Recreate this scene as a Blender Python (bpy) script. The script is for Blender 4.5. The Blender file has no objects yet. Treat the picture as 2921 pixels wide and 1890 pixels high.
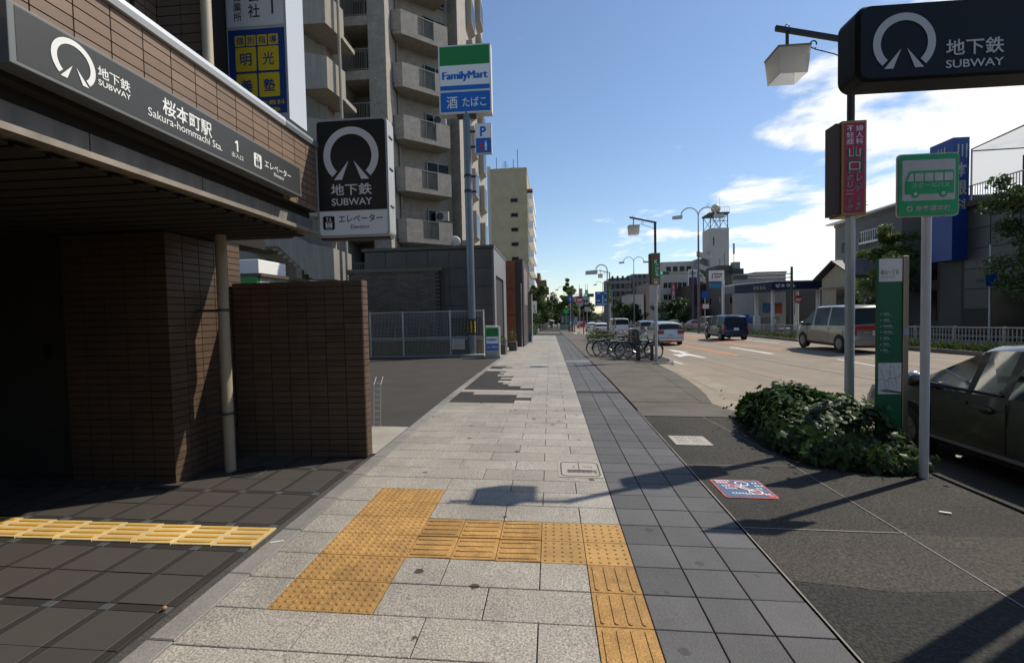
import bpy, bmesh, math, random
from mathutils import Vector, Matrix
random.seed(7)
R = math.radians
PI = math.pi
S = bpy.context.scene
COL = S.collection

# ------------------------------------------------------------------ camera, sky, sun, exposure
cd = bpy.data.cameras.new('camera')
cam = bpy.data.objects.new('camera', cd); COL.objects.link(cam)
cd.sensor_width = 36.0; cd.lens = 36.0 * 1339.15 / 2921.0
cd.clip_start = 0.05; cd.clip_end = 6000
PITCH, ROLL, YAW = 0.0382, -0.0217, 0.0823
cam.matrix_world = (Matrix.Translation((1.5945, -2.4084, 1.5964)) @ Matrix.Rotation(YAW, 4, 'Z')
                    @ Matrix.Rotation(PI / 2 - PITCH, 4, 'X') @ Matrix.Rotation(ROLL, 4, 'Z'))
S.camera = cam
SUN_AZ, SUN_EL = R(59.6), R(49.5)          # azimuth from +y (street axis) towards +x (road side)
w = bpy.data.worlds.new('World'); S.world = w; w.use_nodes = True
nt = w.node_tree; nt.nodes.clear()
def N(t, **k):
    n = nt.nodes.new(t)
    for a, b in k.items():
        if a.startswith('i_'): n.inputs[a[2:]].default_value = b
        else: setattr(n, a, b)
    return n
def L(a, b): nt.links.new(a, b)
sky = N('ShaderNodeTexSky', sky_type='NISHITA', sun_disc=False, sun_elevation=SUN_EL, sun_rotation=SUN_AZ,
        altitude=50, air_density=1.05, dust_density=0.25, ozone_density=3.0)
# clouds: thin broken cloud over the road side, laid out on a cloud plane above the place
tc = N('ShaderNodeTexCoord'); sep = N('ShaderNodeSeparateXYZ'); L(tc.outputs['Generated'], sep.inputs[0])
zz = N('ShaderNodeMath', operation='MAXIMUM'); L(sep.outputs[2], zz.inputs[0]); zz.inputs[1].default_value = 0.0
za = N('ShaderNodeMath', operation='ADD'); L(zz.outputs[0], za.inputs[0]); za.inputs[1].default_value = 0.10
dx = N('ShaderNodeMath', operation='DIVIDE'); L(sep.outputs[0], dx.inputs[0]); L(za.outputs[0], dx.inputs[1])
dy = N('ShaderNodeMath', operation='DIVIDE'); L(sep.outputs[1], dy.inputs[0]); L(za.outputs[0], dy.inputs[1])
cmb = N('ShaderNodeCombineXYZ'); L(dx.outputs[0], cmb.inputs[0]); L(dy.outputs[0], cmb.inputs[1])
n1 = N('ShaderNodeTexNoise', noise_dimensions='3D', i_Scale=1.25, i_Detail=10.0, i_Roughness=0.56, i_Distortion=0.25)
mp = N('ShaderNodeMapping'); mp.inputs['Location'].default_value = (3.1, 0.35, 1.7); L(cmb.outputs[0], mp.inputs[0]); L(mp.outputs[0], n1.inputs['Vector'])
# more cloud towards the road side of the sky
sx = N('ShaderNodeVectorMath', operation='DOT_PRODUCT'); L(tc.outputs['Generated'], sx.inputs[0]); sx.inputs[1].default_value = (0.80, 0.42, -0.42)
mr = N('ShaderNodeMapRange'); L(sx.outputs['Value'], mr.inputs[0]); mr.inputs[1].default_value = 0.40; mr.inputs[2].default_value = 0.70; mr.inputs[3].default_value = -0.13; mr.inputs[4].default_value = 0.155
ad = N('ShaderNodeMath', operation='ADD'); L(n1.outputs['Fac'], ad.inputs[0]); L(mr.outputs[0], ad.inputs[1])
cr = N('ShaderNodeMapRange', interpolation_type='SMOOTHSTEP'); L(ad.outputs[0], cr.inputs[0]); cr.inputs[1].default_value = 0.50; cr.inputs[2].default_value = 0.63; cr.inputs[3].default_value = 0; cr.inputs[4].default_value = 0.96
mx = N('ShaderNodeMix', data_type='RGBA'); L(cr.outputs[0], mx.inputs['Factor']); L(sky.outputs[0], mx.inputs['A']); mx.inputs['B'].default_value = (8.6, 8.5, 8.4, 1)
bg = N('ShaderNodeBackground', i_Strength=0.135); L(mx.outputs['Result'], bg.inputs['Color'])
wo = N('ShaderNodeOutputWorld'); L(bg.outputs[0], wo.inputs[0])
sd = bpy.data.lights.new('sun', 'SUN'); sd.energy = 4.6; sd.angle = R(0.53); sd.color = (1.0, 0.925, 0.79)
sun = bpy.data.objects.new('sun', sd); COL.objects.link(sun)
sdir = Vector((math.sin(SUN_AZ) * math.cos(SUN_EL), math.cos(SUN_AZ) * math.cos(SUN_EL), math.sin(SUN_EL)))
sun.rotation_euler = sdir.to_track_quat('Z', 'Y').to_euler(); sun.location = sdir * 60
S.cycles.diffuse_bounces = 2; S.cycles.max_bounces = 8; S.cycles.caustics_reflective = False; S.cycles.caustics_refractive = False
S.view_settings.view_transform = 'Standard'; S.view_settings.look = 'None'
S.view_settings.exposure = 0.0; S.view_settings.gamma = 1.0; S.view_settings.use_curve_mapping = False

# ------------------------------------------------------------------ materials
MATS = {}
def mat(name, col, rough=0.7, metal=0.0, var=0.0, vs=4.0, speck=0.0, ss=150.0, bump=0.0, bs=60.0, rnd=0.0, spec=0.5, stain=0.0, gum=0.0, trans=0.0, streak=0.0, coat=0.0):
    if name in MATS: return MATS[name]
    m = bpy.data.materials.new(name); m.use_nodes = True; MATS[name] = m
    t = m.node_tree; t.nodes.clear()
    def n(ty, **k):
        q = t.nodes.new(ty)
        for a, b in k.items(): setattr(q, a, b)
        return q
    out = n('ShaderNodeOutputMaterial'); p = n('ShaderNodeBsdfPrincipled')
    t.links.new(p.outputs[0], out.inputs[0])
    p.inputs['Roughness'].default_value = rough; p.inputs['Metallic'].default_value = metal
    p.inputs['Specular IOR Level'].default_value = spec; p.inputs['Coat Weight'].default_value = coat
    p.inputs['Coat Roughness'].default_value = 0.05
    rgb = n('ShaderNodeRGB'); rgb.outputs[0].default_value = (*col, 1); cur = rgb.outputs[0]
    geo = n('ShaderNodeNewGeometry'); pos = geo.outputs['Position']
    def mulby(val):                      # multiply the colour by a scalar socket
        nonlocal cur
        v = n('ShaderNodeVectorMath', operation='SCALE'); t.links.new(cur, v.inputs[0]); t.links.new(val, v.inputs['Scale']); cur = v.outputs[0]
    def rng(sock, a, b, c=0.0, d=1.0):
        r = n('ShaderNodeMapRange'); t.links.new(sock, r.inputs[0])
        for i, x in enumerate((c, d, a, b)): r.inputs[i + 1].default_value = x
        return r.outputs[0]
    def noise(sc, det=3, vec=None, rough_=0.55):
        q = n('ShaderNodeTexNoise'); q.inputs['Scale'].default_value = sc; q.inputs['Detail'].default_value = det; q.inputs['Roughness'].default_value = rough_
        t.links.new(vec or pos, q.inputs['Vector']); return q.outputs['Fac']
    if var: mulby(rng(noise(vs, 5), 1 - var, 1 + var, 0.28, 0.72))
    if speck: mulby(rng(noise(ss, 2), 1 - speck, 1 + speck, 0.3, 0.7))
    if rnd:
        oi = n('ShaderNodeObjectInfo'); mulby(rng(oi.outputs['Random'], 1 - rnd, 1 + rnd))
    if stain: mulby(rng(noise(0.9, 6, rough_=0.65), 1 - stain, 1.0, 0.36, 0.55))
    if streak:
        sc = n('ShaderNodeMapping'); sc.inputs['Scale'].default_value = (9, 9, 0.35); t.links.new(pos, sc.inputs[0])
        mulby(rng(noise(1.0, 5, sc.outputs[0]), 1 - streak, 1.0, 0.35, 0.6))
    if gum:
        vo = n('ShaderNodeTexVoronoi'); vo.inputs['Scale'].default_value = 2.6; t.links.new(pos, vo.inputs['Vector'])
        wv = n('ShaderNodeMath', operation='MULTIPLY_ADD'); t.links.new(noise(38.0), wv.inputs[0]); wv.inputs[1].default_value = 0.09; t.links.new(vo.outputs['Distance'], wv.inputs[2])
        mulby(rng(wv.outputs[0], 1 - gum, 1.0, 0.118, 0.132))
    t.links.new(cur, p.inputs['Base Color'])
    if bump:
        b = n('ShaderNodeBump'); b.inputs['Strength'].default_value = bump; b.inputs['Distance'].default_value = 0.01
        t.links.new(noise(bs, 3), b.inputs['Height']); t.links.new(b.outputs[0], p.inputs['Normal'])
    if trans:
        tr = n('ShaderNodeBsdfTranslucent'); t.links.new(cur, tr.inputs['Color'])
        ms = n('ShaderNodeMixShader'); ms.inputs[0].default_value = trans
        t.links.new(p.outputs[0], ms.inputs[1]); t.links.new(tr.outputs[0], ms.inputs[2]); t.links.new(ms.outputs[0], out.inputs[0])
    return m
def acrylic(name, col, k=.35):           # thin milky sheet: part clear, part scattering light through
    m = bpy.data.materials.new(name); m.use_nodes = True; MATS[name] = m
    t = m.node_tree; t.nodes.clear(); o = t.nodes.new('ShaderNodeOutputMaterial')
    a = t.nodes.new('ShaderNodeBsdfTransparent'); b = t.nodes.new('ShaderNodeBsdfTranslucent'); b.inputs[0].default_value = (*col, 1); d = t.nodes.new('ShaderNodeBsdfDiffuse'); d.inputs[0].default_value = (*col, 1)
    x = t.nodes.new('ShaderNodeMixShader'); x.inputs[0].default_value = .35; y = t.nodes.new('ShaderNodeMixShader'); y.inputs[0].default_value = 1 - k
    t.links.new(b.outputs[0], x.inputs[1]); t.links.new(d.outputs[0], x.inputs[2]); t.links.new(a.outputs[0], y.inputs[1]); t.links.new(x.outputs[0], y.inputs[2]); t.links.new(y.outputs[0], o.inputs[0])
    return m
def glassmat(name, tint=(0.75, 0.85, 0.8), ior=1.5, refl=0.12):
    if name in MATS: return MATS[name]
    m = bpy.data.materials.new(name); m.use_nodes = True; MATS[name] = m
    t = m.node_tree; t.nodes.clear()
    o = t.nodes.new('ShaderNodeOutputMaterial'); a = t.nodes.new('ShaderNodeBsdfTransparent'); a.inputs[0].default_value = (*tint, 1)
    g = t.nodes.new('ShaderNodeBsdfGlossy'); g.inputs['Roughness'].default_value = 0.03; g.inputs['Color'].default_value = (0.9, 0.95, 0.95, 1)
    f = t.nodes.new('ShaderNodeFresnel'); f.inputs[0].default_value = ior
    x = t.nodes.new('ShaderNodeMixShader'); t.links.new(f.outputs[0], x.inputs[0]); t.links.new(a.outputs[0], x.inputs[1]); t.links.new(g.outputs[0], x.inputs[2]); t.links.new(x.outputs[0], o.inputs[0])
    return m

# ------------------------------------------------------------------ mesh helpers
class MB:
    def __init__(s): s.v = []; s.f = []
    def face(s, pts):
        b = len(s.v); s.v += [tuple(p) for p in pts]; s.f.append(tuple(range(b, b + len(pts)))); return s
    def box(s, x0, y0, z0, x1, y1, z1):
        b = len(s.v)
        s.v += [(x, y, z) for z in (z0, z1) for y in (y0, y1) for x in (x0, x1)]
        s.f += [tuple(b + i for i in q) for q in ((0, 2, 3, 1), (4, 5, 7, 6), (0, 1, 5, 4), (2, 6, 7, 3), (0, 4, 6, 2), (1, 3, 7, 5))]
        return s
    def obox(s, o, ax, ay, az):           # box from corner o along three vectors
        o, ax, ay, az = map(Vector, (o, ax, ay, az)); b = len(s.v)
        s.v += [tuple(o + ax * i + ay * j + az * k) for k in (0, 1) for j in (0, 1) for i in (0, 1)]
        s.f += [tuple(b + i for i in q) for q in ((0, 2, 3, 1), (4, 5, 7, 6), (0, 1, 5, 4), (2, 6, 7, 3), (0, 4, 6, 2), (1, 3, 7, 5))]
        return s
    def prism(s, pts, ext):               # polygon + extrusion vector
        n = len(pts); b = len(s.v); e = Vector(ext)
        s.v += [tuple(p) for p in pts] + [tuple(Vector(p) + e) for p in pts]
        s.f.append(tuple(range(b + n - 1, b - 1, -1))); s.f.append(tuple(range(b + n, b + 2 * n)))
        for i in range(n):
            j = (i + 1) % n; s.f.append((b + i, b + j, b + n + j, b + n + i))
        return s
    def cyl(s, p0, p1, r0, r1=None, n=10, cap=True):
        r1 = r0 if r1 is None else r1
        p0, p1 = Vector(p0), Vector(p1); d = (p1 - p0).normalized()
        u = d.orthogonal().normalized(); v = d.cross(u); b = len(s.v)
        for p, r in ((p0, r0), (p1, r1)):
            s.v += [tuple(p + (u * math.cos(2 * PI * i / n) + v * math.sin(2 * PI * i / n)) * r) for i in range(n)]
        for i in range(n):
            j = (i + 1) % n; s.f.append((b + i, b + j, b + n + j, b + n + i))
        if cap:
            s.f.append(tuple(range(b + n - 1, b - 1, -1))); s.f.append(tuple(range(b + n, b + 2 * n)))
        return s
    def tube(s, pts, r, n=6, closed=False):
        P = [Vector(p) for p in pts]; m = len(P); b = len(s.v); up = None
        for i, p in enumerate(P):
            a = P[(i - 1) % m] if (closed or i > 0) else P[i]; c = P[(i + 1) % m] if (closed or i < m - 1) else P[i]
            d = (c - a).normalized()
            if up is None: up = d.orthogonal().normalized()
            up = (up - d * up.dot(d)).normalized(); v = d.cross(up)
            rr = r[i] if isinstance(r, (list, tuple)) else r
            s.v += [tuple(p + (up * math.cos(2 * PI * k / n) + v * math.sin(2 * PI * k / n)) * rr) for k in range(n)]
        for i in range(m if closed else m - 1):
            a = b + i * n; c = b + ((i + 1) % m) * n
            for k in range(n):
                l = (k + 1) % n; s.f.append((a + k, a + l, c + l, c + k))
        if not closed:
            s.f.append(tuple(range(b + n - 1, b - 1, -1))); s.f.append(tuple(range(b + (m - 1) * n, b + m * n)))
        return s
    def sphere(s, c, r, nu=10, nv=6, sc=(1, 1, 1), half=False):
        b = len(s.v); nv0 = nv
        for j in range(nv + 1):
            th = (PI / 2 if half else PI) * j / nv
            for i in range(nu):
                ph = 2 * PI * i / nu
                s.v.append((c[0] + r * sc[0] * math.sin(th) * math.cos(ph), c[1] + r * sc[1] * math.sin(th) * math.sin(ph), c[2] + r * sc[2] * math.cos(th)))
        for j in range(nv):
            for i in range(nu):
                k = (i + 1) % nu
                q = (b + j * nu + i, b + (j + 1) * nu + i, b + (j + 1) * nu + k, b + j * nu + k)
                s.f.append(q)
        return s
    def ring(s, c, R_, r, axis='x', n=24, m=6):
        pts = []
        for i in range(n):
            a = 2 * PI * i / n
            q = {'x': (0, math.cos(a), math.sin(a)), 'y': (math.cos(a), 0, math.sin(a)), 'z': (math.cos(a), math.sin(a), 0)}[axis]
            pts.append(tuple(c[k] + R_ * q[k] for k in range(3)))
        return s.tube(pts, r, m, closed=True)
    def mesh(s, name, mats, smooth=False):
        me = bpy.data.meshes.new(name); me.from_pydata(s.v, [], s.f); me.update()
        for m in (mats if isinstance(mats, (list, tuple)) else [mats]): me.materials.append(m)
        if smooth:
            me.shade_smooth(); me.set_sharp_from_angle(angle=R(smooth if smooth is not True else 40))
        return me
    def out(s, name, m, parent=None, smooth=False, local=False, bevel=0.0, **tags):
        if parent is not None and not local:
            off = wloc(parent); s.v = [tuple(Vector(p) - off) for p in s.v]
        o = bpy.data.objects.new(name, s.mesh(name, m, smooth)); COL.objects.link(o)
        if bevel:
            bm = o.modifiers.new('bevel', 'BEVEL'); bm.width = bevel; bm.segments = 2; bm.limit_method = 'ANGLE'
        if parent is not None: o.parent = parent
        for k, v in tags.items(): o[k] = v
        return o
def wloc(o):
    p = Vector((0, 0, 0))
    while o is not None: p += o.location; o = o.parent
    return p
def thing(name, label, cat, loc=(0, 0, 0), rz=0.0, group=None):
    o = bpy.data.objects.new(name, None); o.empty_display_size = 0.1; COL.objects.link(o)
    o.location = loc; o.rotation_euler = (0, 0, rz); o['label'] = label; o['category'] = cat
    if group: o['group'] = group
    return o
def tag(o, label=None, cat=None, group=None, kind=None):
    for k, v in (('label', label), ('category', cat), ('group', group), ('kind', kind)):
        if v: o[k] = v
    return o
def inst(me, name, parent, loc, rot=(0, 0, 0), scale=None, m=None):
    o = bpy.data.objects.new(name, me); COL.objects.link(o); o.parent = parent; o.location = loc; o.rotation_euler = rot
    if scale: o.scale = scale
    return o
def dup(root, loc, rz=None, label=None, group=None, recolor=None):
    def cp(o, par):
        c = o.copy(); COL.objects.link(c)
        if par is not None: c.parent = par
        if recolor and c.type == 'MESH':
            for i, sl in enumerate(c.material_slots):
                if sl.material and sl.material.name in recolor:
                    sl.link = 'OBJECT'; sl.material = recolor[sl.material.name]
        for ch in kids.get(o.name, ()): cp(ch, c)
        return c
    kids = {}
    for q in bpy.data.objects:
        if q.parent is not None: kids.setdefault(q.parent.name, []).append(q)
    r = cp(root, None); r.location = loc
    if rz is not None: r.rotation_euler = (0, 0, rz)
    if label: r['label'] = label
    if group: r['group'] = group
    return r
def rrect(w, h, r, n=4):                 # rounded rectangle outline centred on 0,0
    pts = []
    for cx, cy, a0 in ((w / 2 - r, h / 2 - r, 0), (-w / 2 + r, h / 2 - r, 90), (-w / 2 + r, -h / 2 + r, 180), (w / 2 - r, -h / 2 + r, 270)):
        for i in range(n + 1):
            a = R(a0 + 90 * i / n); pts.append((cx + r * math.cos(a), cy + r * math.sin(a)))
    return pts
class Plane:                             # a flat face in space: o origin, u right, v up
    def __init__(s, o, u=(1, 0, 0), v=(0, 0, 1)):
        s.o, s.u, s.v = Vector(o), Vector(u).normalized(), Vector(v).normalized(); s.n = s.u.cross(s.v)
    def p(s, a, b, d=0.0): return s.o + s.u * a + s.v * b + s.n * d
    def poly(s, mb, pts, d=0.002, th=0.0):
        if th: mb.prism([s.p(a, b, d) for a, b in pts], s.n * th)
        else: mb.face([s.p(a, b, d) for a, b in pts])
        return mb
    def rect(s, mb, a0, b0, a1, b1, d=0.002, th=0.0): return s.poly(mb, [(a0, b0), (a1, b0), (a1, b1), (a0, b1)], d, th)
    def arc(s, mb, ca, cb, r0, r1, t0, t1, d=0.002, n=40):
        for i in range(n):
            a, b = R(t0 + (t1 - t0) * i / n), R(t0 + (t1 - t0) * (i + 1) / n)
            s.poly(mb, [(ca + r0 * math.cos(a), cb + r0 * math.sin(a)), (ca + r1 * math.cos(a), cb + r1 * math.sin(a)), (ca + r1 * math.cos(b), cb + r1 * math.sin(b)), (ca + r0 * math.cos(b), cb + r0 * math.sin(b))], d)
        return mb
    def line(s, mb, a0, b0, a1, b1, w_, d=0.002):
        q = Vector((a1 - a0, b1 - b0)); q = Vector((-q.y, q.x)).normalized() * w_ / 2
        return s.poly(mb, [(a0 + q.x, b0 + q.y), (a0 - q.x, b0 - q.y), (a1 - q.x, b1 - q.y), (a1 + q.x, b1 + q.y)], d)
    def text(s, mb, body, a0, b0, a1, b1, d=0.003, bold=0.0, ls=1.0):   # lettering fitted to the box a0..a1, b0..b1
        c = bpy.data.curves.new('lettering', 'FONT'); c.body = body; c.size = 1.0; c.offset = bold; c.space_line = ls; c.resolution_u = 3
        o = bpy.data.objects.new('lettering', c); COL.objects.link(o)
        dg = bpy.context.evaluated_depsgraph_get(); me = bpy.data.meshes.new_from_object(o.evaluated_get(dg))
        vs = [v.co.copy() for v in me.vertices]; fs = [tuple(p.vertices) for p in me.polygons]
        bpy.data.objects.remove(o); bpy.data.curves.remove(c); bpy.data.meshes.remove(me)
        if not vs: return mb
        x0, x1 = min(v.x for v in vs), max(v.x for v in vs); y0, y1 = min(v.y for v in vs), max(v.y for v in vs)
        b = len(mb.v)
        for v in vs:
            mb.v.append(tuple(s.p(a0 + (v.x - x0) / max(x1 - x0, 1e-6) * (a1 - a0), b0 + (v.y - y0) / max(y1 - y0, 1e-6) * (b1 - b0), d)))
        mb.f += [tuple(b + i for i in f) for f in fs]
        return mb
    def vtext(s, mb, chars, ac, btop, bbot, wd, d=0.003, bold=0.0, gap=0.12):   # one character under the other
        n = len(chars); h = (btop - bbot) / n
        for i, ch in enumerate(chars):
            t_ = btop - h * i; g = h * gap / 2
            if ch in 'ーI':
                s.rect(mb, ac - wd * 0.07, t_ - h + g, ac + wd * 0.07, t_ - g, d); continue
            k = 0.32 if ch in 'ィッ' else 0.5
            s.text(mb, ch, ac - wd * k, t_ - h + g, ac + wd * k, t_ - g * (1 if k == .5 else 5), d, bold)
        return mb
def gzx(x):
    xs = (-60, -3, 5.46, 5.52, 7, 9, 14, 17, 22, 27, 27.1, 60); zs = (.063, .063, -.114, -.19, -.28, -.3, -.1, -.08, -.1, -.25, -.12, -.1)
    if x <= xs[0]: return zs[0]
    for i in range(len(xs) - 1):
        if x <= xs[i + 1]: return zs[i] + (zs[i + 1] - zs[i]) * (x - xs[i]) / (xs[i + 1] - xs[i])
    return zs[-1]
def gzy(y):
    if y < 4: return 0.0
    if y < 12: return -0.02 * (y - 4) ** 2 / 16
    return -0.02 * (min(y, 300) - 8)
def gz(x, y): return gzx(x) + gzy(y)
def sl_y(y): return (gzy(y + .2) - gzy(y - .2)) / .4
def sheet(name, xs, ys, m, off=0.0, kind='structure'):
    mb = MB()
    for y in ys:
        for x in xs: mb.v.append((x, y, gz(x, y) + off))
    n = len(xs)
    for j in range(len(ys) - 1):
        for i in range(n - 1): mb.f.append((j * n + i, j * n + i + 1, (j + 1) * n + i + 1, (j + 1) * n + i))
    o = mb.out(name, m)
    if kind: o['kind'] = kind
    return o
def strip(mb, x0, y0, x1, y1, wd, off=0.004, step=2.0):   # painted line following the ground
    d = Vector((x1 - x0, y1 - y0)); n = max(1, int(d.length / step)); q = Vector((-d.y, d.x)).normalized() * wd / 2
    for i in range(n):
        a = Vector((x0, y0)) + d * i / n; b = Vector((x0, y0)) + d * (i + 1) / n
        mb.face([(p.x, p.y, gz(p.x, p.y) + off) for p in (a - q, b - q, b + q, a + q)][::1 if True else -1])
    return mb
def gpoly(mb, pts, off=0.004): return mb.face([(x, y, gz(x, y) + off) for x, y in pts])
def frange(a, b, n): return [a + (b - a) * i / n for i in range(n + 1)]

white = mat('white_paint', (.78, .78, .76), .45); black = mat('black_paint', (.012, .012, .013), .4); dkgrey = mat('dark_grey', (.05, .05, .052), .5)
letter_white = mat('letter_white', (.82, .82, .8), .5); steel = mat('steel', (.55, .55, .54), .35, .8); galv = mat('galvanised', (.42, .43, .43), .5, .5, var=.1)
concrete = mat('concrete', (.34, .325, .30), .85, var=.12, vs=3, speck=.08, streak=.18)
dkglass = mat('dark_glass', (.012, .014, .015), .12, spec=.2); rubber = mat('rubber', (.018, .018, .018), .75)
# ------------------------------------------------------------------ ground sheets
stone = mat('granite_paver', (.325, .294, .250), .62, speck=.50, ss=95, var=.10, vs=2.5, rnd=.10, bump=.5, bs=80, gum=.82, stain=.20)
bluep = mat('blue_grey_paver', (.088, .086, .089), .75, speck=.22, ss=120, var=.10, vs=3, rnd=.16, bump=.3, bs=120, gum=.4, stain=.12)
ochre = mat('ochre_tactile', (.40, .222, .066), .78, speck=.35, ss=110, var=.20, vs=9, rnd=.12, gum=.75, bump=.3, bs=110, stain=.38)
ochre2 = mat('yellow_tactile', (.45, .26, .08), .72, speck=.22, ss=120, var=.14, vs=9, rnd=.10, stain=.22)
brighty = mat('bright_yellow_tactile', (.60, .33, .05), .6, var=.15, vs=3, rnd=.10, stain=.2); cream = mat('cream_tactile_base', (.62, .46, .22), .65, var=.15, vs=4, rnd=.1, stain=.25)
joint = mat('joint_dirt', (.030, .027, .023), .95, var=.3, vs=20)
ptile = mat('brown_grey_tile', (.056, .048, .042), .65, speck=.10, ss=200, rnd=.08, var=.05)
pstrip = mat('dark_brown_strip', (.029, .024, .020), .65, rnd=.1, speck=.08)
psq = mat('slate_square', (.072, .075, .080), .6, rnd=.1)
curbm = mat('kerb_granite', (.22, .205, .185), .85, speck=.25, ss=110, rnd=.08, stain=.25)
grit = mat('gritty_dirt', (.06, .055, .048), .95, speck=.35, ss=90, bump=.5, bs=90, var=.25)
aggm = mat('exposed_aggregate', (.035, .031, .025), .9, speck=.92, ss=58, var=.25, vs=.8, bump=1.0, bs=58, stain=.35)
lotm = mat('lot_asphalt', (.044, .038, .033), .95, speck=.22, ss=120, var=.12, vs=1.5, bump=.3, bs=130, stain=.15)
patchm = mat('asphalt_patch', (.026, .024, .022), .95, speck=.3, ss=100, var=.25, vs=2, bump=.4, bs=110)
roadm = mat('road_surface', (.262, .212, .158), .9, speck=.14, ss=60, var=.08, vs=.5, stain=.14, bump=.2, bs=90)
gcon = mat('ground_concrete', (.34, .31, .26), .9, speck=.1, var=.12, vs=2, stain=.2)
farg = mat('far_ground', (.17, .16, .145), .95, var=.2, vs=.05)
sheet('ground', frange(-600, 900, 60), [-60, -20, 0, 4, 8, 12, 30, 60, 100, 160, 240, 300, 420, 700, 1200, 2200], farg, -0.25)
ys = [-12, -6, -2, 0, 2, 4, 5, 6, 7, 8, 9, 10, 11, 12, 16, 20, 30, 45, 60, 80, 110, 150, 200, 260, 300, 420]
road = sheet('road', [5.515, 6, 7, 8, 9, 10, 11.5, 13, 14, 15.5, 17, 19, 22, 25, 27.05], ys, roadm)
apron = sheet('roadside_apron', [3.022, 3.6, 4.2, 4.8, 5.40], ys[:22], aggm, -0.004)
base = sheet('pavement', [-.47, .5, 1.5, 2.5, 3.0], ys[:22], joint, -0.011)
prec = sheet('forecourt', [-9, -5, -3, -2, -1, -.47], [-9, -4, 0, 1, 2, 2.65, 2.82], joint, -0.011)
lot = sheet('parking_lot', [-18, -10, -5, -3, -1.5, -.45], [4.1, 5, 6, 7, 8, 9, 10, 11, 12, 14, 16.6], lotm, 0.0)
cstrip = sheet('concrete_strip', [-9, -3, -.45], [2.82, 3.5, 4.1], gcon, 0.002)
gutter = sheet('gutter_strip', [-.5, -.405], [-9, -2, 0, 1, 2.7], grit, -0.003)
sheet('side_lot', [-60, -10, -.45], [16.6, 20, 30, 45, 60, 80, 110, 150], gcon, -0.01)
sheet('far_pavement', [27.06, 29, 32, 60], ys[:24], gcon, 0.14)
# driveway apron joint and the pale concrete wedge of the bus lane
mb = MB(); wl = [(4.58, 5.6), (4.45, 6.2), (4.66, 7.2), (4.80, 8.2), (4.92, 9.3), (5.0, 10.5), (5.06, 11.6), (5.12, 12.8), (5.2, 13.75)]
for (xa, ya), (xb, yb) in zip(wl, wl[1:]): mb.face([(x, y, gz(min(x, 5.4), y) + .0075) for x, y in ((xa, ya), (5.52, ya), (5.52, yb), (xb, yb))])
mb.out('concrete_apron', mat('apron_concrete', (.285, .24, .18), .9, speck=.12, var=.10, vs=2, stain=.18))['kind'] = 'structure'
# kerb along the road (real step)
mb = MB()
for y0, y1 in [(14.4, 20), (20, 30), (30, 45), (45, 60), (60, 90)]:
    mb.prism([(5.40, y0, gz(5.4, y0) - .3), (5.515, y0, gz(5.4, y0) - .3), (5.515, y0, gz(5.4, y0) + .012), (5.40, y0, gz(5.4, y0) + .012)], (0, y1 - y0 - .012, gz(5.4, y1) - gz(5.4, y0)))
mb.out('road_kerb', curbm)['kind'] = 'structure'
sheet('gutter_asphalt', [5.54, 6.2, 7, 8], [-12, -6, -2, 0, 2, 4, 5], mat('gutter_asphalt_dark', (.045, .038, .030), .95, speck=.4, ss=70, var=.3, vs=2, stain=.3), .005)
gl = MB(); strip(gl, 5.70, -6, 5.70, 4.8, .10, .010); tag(gl.out('rust_stain_line', mat('rust_stain', (.11, .055, .02), .9, var=.5, vs=3)), kind='structure')
mb = MB()
for y0, y1 in [(-9, -3), (-3, 2.6)]:
    mb.prism([(5.395, y0, gz(5.4, y0) - .2), (5.517, y0, gz(5.4, y0) - .2), (5.517, y0, gz(5.4, y0) + .016), (5.395, y0, gz(5.4, y0) + .016)], (0, y1 - y0 - .012, gz(5.4, y1) - gz(5.4, y0)))
mb.out('dark_kerb', aggm)['kind'] = 'structure'
# kerb corner of the planting island by the clinic lamp
mb = MB(); pts = [(4.3, 14.25), (5.0, 14.05), (5.44, 13.9), (5.75, 14.5), (5.95, 15.6), (5.95, 34), (4.2, 34)]
isl = [(x, y) for x, y in pts]
mb.prism([(x, y, gz(4.9, y) - .12) for x, y in isl], (0, 0, .13))
mb.out('kerb_island', aggm)['kind'] = 'structure'
mb = MB(); kp = [(4.6, 13.95), (5.1, 13.88), (5.55, 13.82), (5.85, 14.3), (6.08, 15.4), (6.1, 20), (6.1, 27), (6.1, 34)]
for (x0, y0), (x1, y1) in zip(kp, kp[1:]):
    d = Vector((x1 - x0, y1 - y0)).normalized(); q = Vector((-d.y, d.x)) * .13
    mb.prism([(x0, y0, gz(5, y0) - .25), (x0 + q.x, y0 + q.y, gz(5, y0) - .25), (x0 + q.x, y0 + q.y, gz(5, y0) + .03), (x0, y0, gz(5, y0) + .03)], (x1 - x0, y1 - y0, gz(5, y1) - gz(5, y0)))
mb.out('island_kerb', curbm)['kind'] = 'structure'

# ------------------------------------------------------------------ paving pieces (each stone, paver and tactile block a part)
U = 0.3
def slab(sx, sy, th=.028, b=.003):
    m = MB(); x, y = sx / 2, sy / 2
    bot = [(-x, -y, -th), (x, -y, -th), (x, y, -th), (-x, y, -th)]; mid = [(-x, -y, -b), (x, -y, -b), (x, y, -b), (-x, y, -b)]
    top = [(-x + b, -y + b, 0), (x - b, -y + b, 0), (x - b, y - b, 0), (-x + b, y - b, 0)]
    m.v = bot + mid + top
    for k in (0, 4):
        for i in range(4): m.f.append((k + i, k + (i + 1) % 4, k + 4 + (i + 1) % 4, k + 4 + i))
    m.f.append((8, 9, 10, 11)); return m
def lay(me, name, par, x, y, jit=.0012, extra=0.0):
    return inst(me, name, par, (x, y, gz(x, y) + random.uniform(-jit, jit) + extra), (math.atan(sl_y(y)) + random.uniform(-.0015, .0015), .0209 if x > -3 else 0, random.uniform(-.0012, .0012)))
tact = set()
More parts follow.
